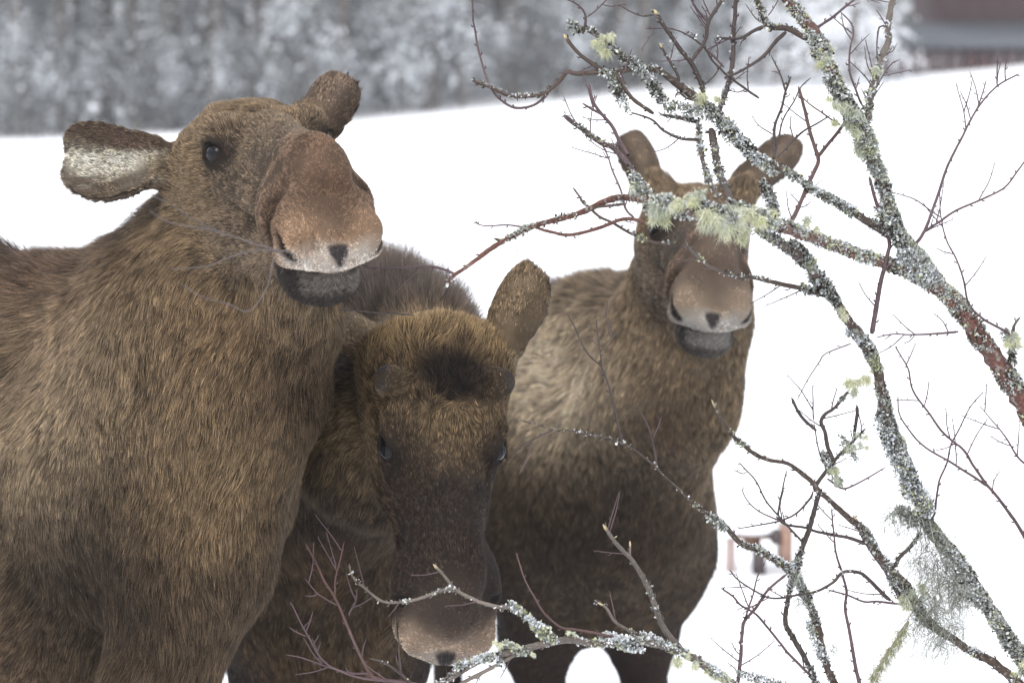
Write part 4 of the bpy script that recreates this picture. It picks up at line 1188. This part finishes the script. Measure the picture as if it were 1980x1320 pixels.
# snow-dusted swellings of lichen on the limbs
def swelling(px0, py0, px1, py1, rpx, n, tone='snowy', size=.0048):
    d, par = parent_at((px0 + px1) / 2, (py0 + py1) / 2)
    t = rng.random(n)
    c = np.array([W(px0 + (px1 - px0) * a, py0 + (py1 - py0) * a, d - .004) for a in t])
    nn = nrm(rng.normal(size=(n, 3)) + np.array([0, -.35, .35]))
    R_ = rpx * .86 * d / FPX * rng.uniform(.45, 1.0, n) * np.sin(np.clip(t, .04, .96) * math.pi) ** .35
    lichen_mesh('lichen', c + nn * R_[:, None], nn, size, tone, par)
for a in [(1700, 800, 1722, 850, 21, 900), (1718, 840, 1745, 900, 28, 1700), (1735, 890, 1765, 935, 25, 1200), (1750, 930, 1795, 990, 30, 1900), (1740, 985, 1770, 1010, 20, 700, 'grey'), (1640, 640, 1690, 668, 12, 350),
          (1745, 490, 1800, 535, 27, 1500), (1790, 520, 1815, 560, 22, 700), (1650, 225, 1690, 300, 24, 1500, 'pale'), (1600, 150, 1650, 220, 20, 1100, 'grey'), (1660, 270, 1712, 350, 20, 1100, 'pale'),
          (1560, 60, 1600, 130, 19, 900, 'pale'), (1700, 400, 1740, 470, 19, 700, 'grey'), (1820, 1050, 1880, 1140, 27, 2000, 'snowy'), (1850, 1110, 1910, 1180, 24, 1300, 'snowy'), (1720, 1110, 1790, 1200, 22, 1500, 'grey'),
          (1920, 1190, 1975, 1280, 22, 1100, 'pale'), (1200, 110, 1245, 140, 17, 600, 'grey'), (1240, 130, 1275, 180, 14, 450, 'grey'), (1255, 165, 1300, 215, 13, 450, 'grey'), (1300, 200, 1380, 230, 13, 700, 'grey'),
          (1160, 140, 1195, 150, 10, 160, 'grey'), (1180, 155, 1215, 215, 12, 450, 'grey'), (1100, 45, 1120, 62, 12, 220, 'grey'), (1385, 230, 1440, 285, 20, 1300, 'pale'), (1430, 270, 1465, 310, 17, 800, 'snowy'),
          (1450, 300, 1500, 330, 17, 900, 'snowy'), (1225, 340, 1270, 420, 19, 900, 'pale'), (1270, 385, 1340, 415, 20, 1300, 'pale'), (1340, 395, 1420, 425, 20, 1300, 'grey'), (1420, 400, 1500, 435, 22, 1500, 'pale'),
          (1475, 350, 1500, 420, 14, 700, 'grey'), (1500, 430, 1560, 450, 14, 500, 'grey'), (1530, 470, 1575, 520, 17, 900, 'grey'), (1565, 520, 1610, 570, 18, 900, 'grey'), (1940, 640, 1965, 670, 17, 500, 'pale'),
          (1560, 1200, 1600, 1290, 11, 700, 'snowy'), (1375, 1000, 1400, 1022, 14, 420, 'grey'), (1590, 875, 1625, 935, 12, 500, 'grey'), (1625, 845, 1655, 890, 11, 350, 'grey'), (1030, 1205, 1072, 1240, 16, 800, 'snowy'),
          (1165, 1230, 1240, 1255, 15, 1100, 'snowy'), (1240, 1225, 1300, 1250, 8, 300, 'snowy'), (975, 1245, 1015, 1262, 10, 400, 'pale'), (880, 1290, 960, 1265, 9, 500, 'snowy'), (985, 1165, 1035, 1205, 8, 300, 'snowy'), (1340, 1270, 1400, 1310, 10, 500, 'grey'),
          (1430, 1300, 1560, 1345, 14, 900, 'grey'), (1265, 895, 1270, 905, 3, 20, 'grey'), (1330, 60, 1345, 75, 4, 30, 'grey')]:
    swelling(*a)

# --- blurred shoots held in the left moose's mouth
tw = empty('birch_twig', tuple(W(560, 490, 4.25)))
tag(tw, 'thin birch twig sticking out of the left moose\'s mouth across its cheek', 'twig')
built_keep = built
built = []
for pts, r in [([(572, 494), (552, 488), (530, 480), (470, 462), (400, 440), (330, 425), (280, 408)], (2.0, .9)),
               ([(545, 488), (500, 482), (450, 492), (400, 515), (330, 528)], (1.8, .9)),
               ([(530, 495), (520, 560), (480, 597), (440, 590), (390, 570), (345, 545)], (1.5, .8)),
               ([(440, 455), (380, 430), (330, 400), (285, 378)], (1.4, .9))]:
    limb([(a_ + rng.normal() * 3, b_ + rng.normal() * 3) if i_ else (a_, b_) for i_, (a_, b_) in enumerate(pts)], (.085, .065, .058), 0, r=r, top=tw, dbase=4.36 if pts[0][0] < 600 else 4.38, slope=-1.9, name='twig')
t3 = empty('birch_twig', tuple(W(790, 608, 4.6)))
tag(t3, 'short dark birch twig lying level below the left moose\'s chin', 'twig')
built = []
limb([(800, 609), (740, 605), (690, 601), (655, 600)], DRK, 0, r=(1.8, 1.3), top=t3, dbase=4.75, name='twig')
built = built_keep
# ------------------------------------------------------------------ forest, red barn, feeder
def foliage(n, cx, cy, cz, rx, ry, rz, size, nc=60, sp=.13):
    """leaf-size faces through a crown volume; returns verts, faces, rnd"""
    p = rng.normal(size=(n, 3)); p /= np.linalg.norm(p, axis=1, keepdims=True); p *= rng.random((n, 1)) ** .45
    cl = rng.normal(size=(nc, 3)); cl /= np.linalg.norm(cl, axis=1, keepdims=True); cl *= rng.random((nc, 1)) ** .4
    k = rng.integers(0, nc, n)
    p = cl[k] * .85 + rng.normal(size=(n, 3)) * sp
    P = p * np.array([rx, ry, rz]) + np.array([cx, cy, cz])
    u = nrm(rng.normal(size=(n, 3))); v = nrm(np.cross(u, rng.normal(size=(n, 3))))
    s = size * rng.uniform(.5, 1.4, (n, 1))
    q = np.stack([P - u * s, P - v * s * .5, P + u * s, P + v * s * .5], 1)
    return q.reshape(-1, 3), np.arange(4 * n).reshape(-1, 4), k

FOL, n_, l_, b_ = mat('frosted_foliage')
at = n_.new('ShaderNodeAttribute'); at.attribute_name = 'col'
l_.new(at.outputs['Color'], b_.inputs['Base Color']); b_.inputs['Roughness'].default_value = .9; b_.inputs['Specular IOR Level'].default_value = .1
TRK, n_, l_, b_ = mat('trunk_bark')
at = n_.new('ShaderNodeAttribute'); at.attribute_name = 'col'
l_.new(at.outputs['Color'], b_.inputs['Base Color']); b_.inputs['Roughness'].default_value = .9

def trunk_mesh(h, r, col, limbs, name='trunk'):
    T = Tube()
    z = np.linspace(-.2, h, 12)
    P = np.stack([.10 * np.sin(z * .5 + limbs), .08 * np.cos(z * .4), z], 1)
    T.add(P, r * (1.02 - z / h * .9), col, 8, .04)
    for k in range(int(h * 2.2)):
        zz = rng.uniform(.4, h * .95); a = rng.uniform(0, 2 * math.pi); L = rng.uniform(.5, 1.0) * (1 + 1.2 * (1 - zz / h))
        b0 = np.array([.10 * math.sin(zz * .5 + limbs), .08 * math.cos(zz * .4), zz]); dr_ = np.array([math.cos(a), math.sin(a), .15])
        Q_ = b0 + np.outer(np.linspace(0, 1, 4), dr_ * L); Q_[:, 2] += np.array([0, .08, .05, -.1]) * L
        T.add(Q_, r * .16 * np.array([1, .7, .5, .15]), np.array(col) * .9, 4, .02)
    return mesh_np(name, np.vstack(T.v), np.vstack(T.f), TRK, None, colors=np.clip(np.vstack(T.c), .003, .9), link_it=False)

def crown_mesh(kind, h):
    if kind in ('spruce', 'laden'):
        lad = kind == 'laden'
        V_, F_, C_ = [], [], []
        n0 = 0
        for tier in range(22):
            z = .35 + (h - .6) * tier / 22.0
            rad = (1 - z / h) * h * .24 + .15
            for br in range(9):
                a = rng.uniform(0, 2 * math.pi); n = 26
                t = rng.random(n) ** .7
                P = np.stack([np.cos(a) * t * rad, np.sin(a) * t * rad, z - .38 * t * t * rad * .9 + .1 * t], 1) + rng.normal(size=(n, 3)) * .09
                u = nrm(np.array([math.cos(a), math.sin(a), -.5]) + rng.normal(size=(n, 3)) * .5); v = nrm(np.cross(u, rng.normal(size=(n, 3))))
                s = rng.uniform(.05, .13, (n, 1))
                V_.append(np.stack([P - u * s, P - v * s * .5, P + u * s, P + v * s * .5], 1).reshape(-1, 3))
                F_.append(np.arange(4 * n).reshape(-1, 4) + n0); n0 += 4 * n
                top = v[:, 2] * 0 + rng.random(n)
                c = np.where((top < (.95 if lad and br % 4 else .72 if br % 3 else .25))[:, None], np.array((.78, .80, .83)) if lad else np.array((.62, .65, .68)), np.array((.085, .098, .094))) * rng.uniform(.7, 1.2, (n, 1))
                C_.append(np.repeat(c, 4, 0))
        return mesh_np('crown', np.vstack(V_), np.vstack(F_), FOL, None, smooth=False, colors=np.vstack(C_), link_it=False)
    n = 4200 if kind == 'birch' else 2800
    nc = 60 if kind == 'birch' else 16
    if kind == 'birch': V_, F_, k = foliage(n, 0, 0, h * .66, h * .17, h * .17, h * .36, .075)
    else: V_, F_, k = foliage(n, 0, 0, h * .50, h * .40, h * .40, h * .55, .075, nc, .20)
    ck = rng.random(nc)
    c = np.where((ck[k] < .55)[:, None], np.array((.54, .57, .60)), np.array((.15, .155, .155))) * rng.uniform(.6, 1.3, (n, 1))
    return mesh_np('crown', V_, F_, FOL, None, smooth=False, colors=np.repeat(c, 4, 0), link_it=False)

protos = []
for kind, h, r, col in [('spruce', 13, .16, (.09, .075, .066)), ('spruce', 9, .12, (.10, .08, .07)), ('birch', 12, .15, (.22, .20, .185)), ('birch', 14, .17, (.11, .09, .08)), ('pine', 13, .19, (.11, .098, .09)), ('bush', 3.0, .03, (.10, .08, .07)), ('bush', 4.0, .035, (.12, .10, .09))]:
    kk = {'pine': 'birch', 'bush': 'bush'}.get(kind, kind)
    cr = crown_mesh(kk, h)
    protos.append((kind, h, trunk_mesh(h, r, col, rng.uniform(0, 6)), cr))
protos.append(('spruce', 9, protos[1][2], crown_mesh('laden', 9)))
LAB = {'spruce': 'frosted spruce in the blurred forest', 'birch': 'grey birch in the blurred forest',
       'pine': 'brown trunked pine in the blurred forest', 'bush': 'snow laden bush in the blurred forest'}
NM = {'spruce': 'spruce_tree', 'birch': 'birch_tree', 'pine': 'pine_tree', 'bush': 'snowy_bush'}
PLANTED = {}
def plant(i, x, y, s, rot):
    kind, h, tm, cm = protos[i]
    e = empty(NM[kind], (x, y, float(edge_z(x, y))))
    e.scale = (s, s, s); e.rotation_euler[2] = rot
    px = 990 + x / y * FPX
    zone = ['at the far left edge', 'above the left moose\'s near ear', 'above the left moose\'s head', 'above the middle moose', 'left of the hanging birch boughs', 'behind the hanging birch boughs', 'near the barn'][int(min(max((px + 40) // 290, 0), 6))]
    depth = 'front' if y - edge_y(x) < 4 else 'middle' if y - edge_y(x) < 10 else 'deeper'
    size = ' tall' if s > 1.03 else ' short' if s < .9 else ''
    tag(e, None, 'bush' if kind == 'bush' else 'tree', 'blurred trees and bushes of the forest edge')
    PLANTED.setdefault((depth + size + ' ' + LAB[kind], zone), []).append((x, e))
    for nm, me in (('trunk', tm), ('crown', cm)):
        o = bpy.data.objects.new(nm, me); COL.objects.link(o); o.parent = e
    return e
for row, (dy, cnt, ks) in enumerate([(1.0, 16, (5, 5, 6)), (2.5, 30, (2, 3, 4)), (4.5, 34, (0, 6, 2, 3, 5)), (8, 34, (0, 6, 3, 4, 1)), (13, 34, (0, 1, 6, 4, 2)), (20, 30, (0, 1, 3, 6))]):
    for k in range(cnt):
        x = -19 + 38 * (k + rng.uniform(-.35, .35)) / cnt
        yy = edge_y(x) + dy + rng.uniform(-1, 1)
        if x > 6.0 and dy < 14: continue
        plant(int(rng.choice(ks)), x, yy, rng.uniform(.8, 1.15), rng.uniform(0, 6.28))
ORD = ['leftmost', 'second-from-left', 'third-from-left', 'fourth-from-left', 'fifth-from-left', 'sixth-from-left', 'seventh-from-left', 'eighth-from-left', 'ninth-from-left']
for (lab, zone), es in PLANTED.items():
    es.sort(key=lambda t: t[0])
    for k, (_, e) in enumerate(es):
        e['label'] = (ORD[min(k, 8)] + ' ' if len(es) > 1 else '') + lab + ' ' + zone
# snow-laden spruce in front of the barn
sp_ = plant(7, 8.5, edge_y(8.5) + 1.0, .85, 1.0)
sp_['label'] = 'heavily snow laden young spruce standing left of the dark red barn'

sp2 = plant(7, 6.6, edge_y(6.6) + 1.2, .7, 2.0)
sp2['label'] = 'smaller snow laden young spruce behind the hanging birch boughs, left of the barn'
# the red barn
RED_, n_, l_, b_ = mat('red_boards'); b_.inputs['Base Color'].default_value = (.085, .022, .020, 1); b_.inputs['Roughness'].default_value = .8
nz = n_.new('ShaderNodeTexNoise'); nz.inputs['Scale'].default_value = 3
mx = n_.new('ShaderNodeMix'); mx.data_type = 'RGBA'; mx.inputs[6].default_value = (.10, .026, .022, 1); mx.inputs[7].default_value = (.055, .020, .018, 1)
l_.new(nz.outputs[0], mx.inputs[0]); l_.new(mx.outputs[2], b_.inputs['Base Color'])
ROOF, n_, l_, b_ = mat('roof_sheet'); b_.inputs['Base Color'].default_value = (.055, .065, .080, 1); b_.inputs['Roughness'].default_value = .6

def box(name, c, s, m, parent, bev=.0):
    c = np.array(c, float); s = np.array(s, float) / 2
    v = np.array([[x, y, z] for x in (-1, 1) for y in (-1, 1) for z in (-1, 1)]) * s + c
    f = [[0, 1, 3, 2], [4, 6, 7, 5], [0, 4, 5, 1], [2, 3, 7, 6], [0, 2, 6, 4], [1, 5, 7, 3]]
    return mesh_np(name, v, f, m, parent, smooth=False)

by = edge_y(15.0) + 4
gz = float(edge_z(15.0, by))
barn = empty('barn', (15.5, by, gz))
tag(barn, 'dark red wooden barn with a grey lean-to roof at the top right edge', 'barn')
x0, x1 = 6.2, 24.0
box('wall', ((11.4 + x1) / 2, by + 5.5, gz + 2.6), (x1 - 11.4, 5.0, 5.4), RED_, barn)
k = 11.4
while k < 19:
    box('batten', (k + .1, by + 2.96, gz + 2.6), (.06, .06, 5.3), RED_, barn); k += .55
# low shed in front with its sloping roof
v = [(x0, by - .2, gz + .22), (x1, by - .2, gz + .25), (x1, by + 2.95, gz + .80), (x0, by + 2.95, gz + .78)]
v = np.array(v + [(a, b, c + .12) for a, b, c in v])
f = [[0, 3, 2, 1], [4, 5, 6, 7], [0, 1, 5, 4], [1, 2, 6, 5], [2, 3, 7, 6], [3, 0, 4, 7]]
mesh_np('roof', v, f, ROOF, barn, smooth=False)
k = x0 + .1
POST, n_, l_, b_ = mat('grey_board'); b_.inputs['Base Color'].default_value = (.13, .085, .085, 1)
while k < x1 - .3:
    box('board', (k + .12, by + .1, gz - .1), (.26, .05, .62), POST if int(k * 7) % 3 else RED_, barn); k += .36
vs = np.array([(x0 - .1, by - .5, gz + .35), (x0 + 3.6, by - .5, gz + .35), (x0 + 3.4, by + 2.5, gz + .85), (x0, by + 2.5, gz + .85)])
vs = np.vstack([vs, vs + np.array([0, 0, .35])])
mesh_np('snow_cap', vs, f, SNOW, barn, smooth=False)

# small snow-topped wooden feed rack behind the right moose
WOOD, n_, l_, b_ = mat('weathered_wood')
nz = n_.new('ShaderNodeTexNoise'); nz.inputs['Scale'].default_value = 12
tcn = n_.new('ShaderNodeTexCoord'); mp = n_.new('ShaderNodeMapping'); mp.inputs['Scale'].default_value = (1, 1, 8)
l_.new(tcn.outputs['Object'], mp.inputs[0]); l_.new(mp.outputs[0], nz.inputs[0])
mx = n_.new('ShaderNodeMix'); mx.data_type = 'RGBA'; mx.inputs[6].default_value = (.33, .24, .19, 1); mx.inputs[7].default_value = (.22, .10, .06, 1)
l_.new(nz.outputs[0], mx.inputs[0]); l_.new(mx.outputs[2], b_.inputs['Base Color'])
WPALE, n_, l_, b_ = mat('pale_wood'); b_.inputs['Base Color'].default_value = (.36, .28, .26, 1)
WDRK, n_, l_, b_ = mat('dark_wood'); b_.inputs['Base Color'].default_value = (.06, .045, .045, 1)
def at_(px, py, d): return W(px, py, d)
D0 = 11.0
fr = empty('feeding_rack', tuple(W(1460, 1160, D0)))
tag(fr, 'small blurred brown wooden feeding rack capped with snow behind the right moose', 'feeding rack')
def bx(name, px0, py0, px1, py1, d, depth, m):
    a = W(px0, py0, d); b = W(px1, py1, d); c = (a + b) / 2
    s = [abs(b[0] - a[0]), depth, abs(b[2] - a[2])]
    return box(name, c, s, m, fr)
bx('post', 1404, 1040, 1420, 1145, D0, .05, WPALE)
bx('end_board', 1506, 1018, 1527, 1082, D0, .20, WOOD)
bx('rail', 1422, 1026, 1498, 1040, D0, .05, WOOD)
bx('bracket', 1490, 1020, 1505, 1045, D0 - .03, .16, WDRK)
bx('salt_block', 1456, 1062, 1478, 1106, D0 - .03, .08, WDRK)
bx('side_board', 1438, 1040, 1470, 1058, D0 + .02, .05, WOOD)
# snow cap: rounded pad
import bmesh
bm = bmesh.new(); bmesh.ops.create_uvsphere(bm, u_segments=16, v_segments=10, radius=1.0)
me = bpy.data.meshes.new('snow_cap'); bm.to_mesh(me); bm.free(); me.materials.append(SNOW)
o = bpy.data.objects.new('snow_cap', me); COL.objects.link(o); o.parent = fr
o.location = Vector(W(1455, 1021, D0)) - Vector(fr.location); o.scale = (.11, .10, .022)

# ------------------------------------------------------------------ winter haze
hz = mesh_np('haze', np.array([[x, y, z] for x in (-60, 60) for y in (-12, 140) for z in (-6, 22)], float),
             [[0, 1, 3, 2], [4, 6, 7, 5], [0, 4, 5, 1], [2, 3, 7, 6], [0, 2, 6, 4], [1, 5, 7, 3]], None, smooth=False)
hz['kind'] = 'stuff'
hm = bpy.data.materials.new('haze'); hm.use_nodes = True; ht = hm.node_tree; ht.nodes.clear()
ho = ht.nodes.new('ShaderNodeOutputMaterial'); hv_ = ht.nodes.new('ShaderNodeVolumePrincipled')
hv_.inputs['Color'].default_value = (.93, .95, 1, 1); hv_.inputs['Density'].default_value = .0009
ht.links.new(hv_.outputs[0], ho.inputs['Volume']); hz.data.materials.append(hm)
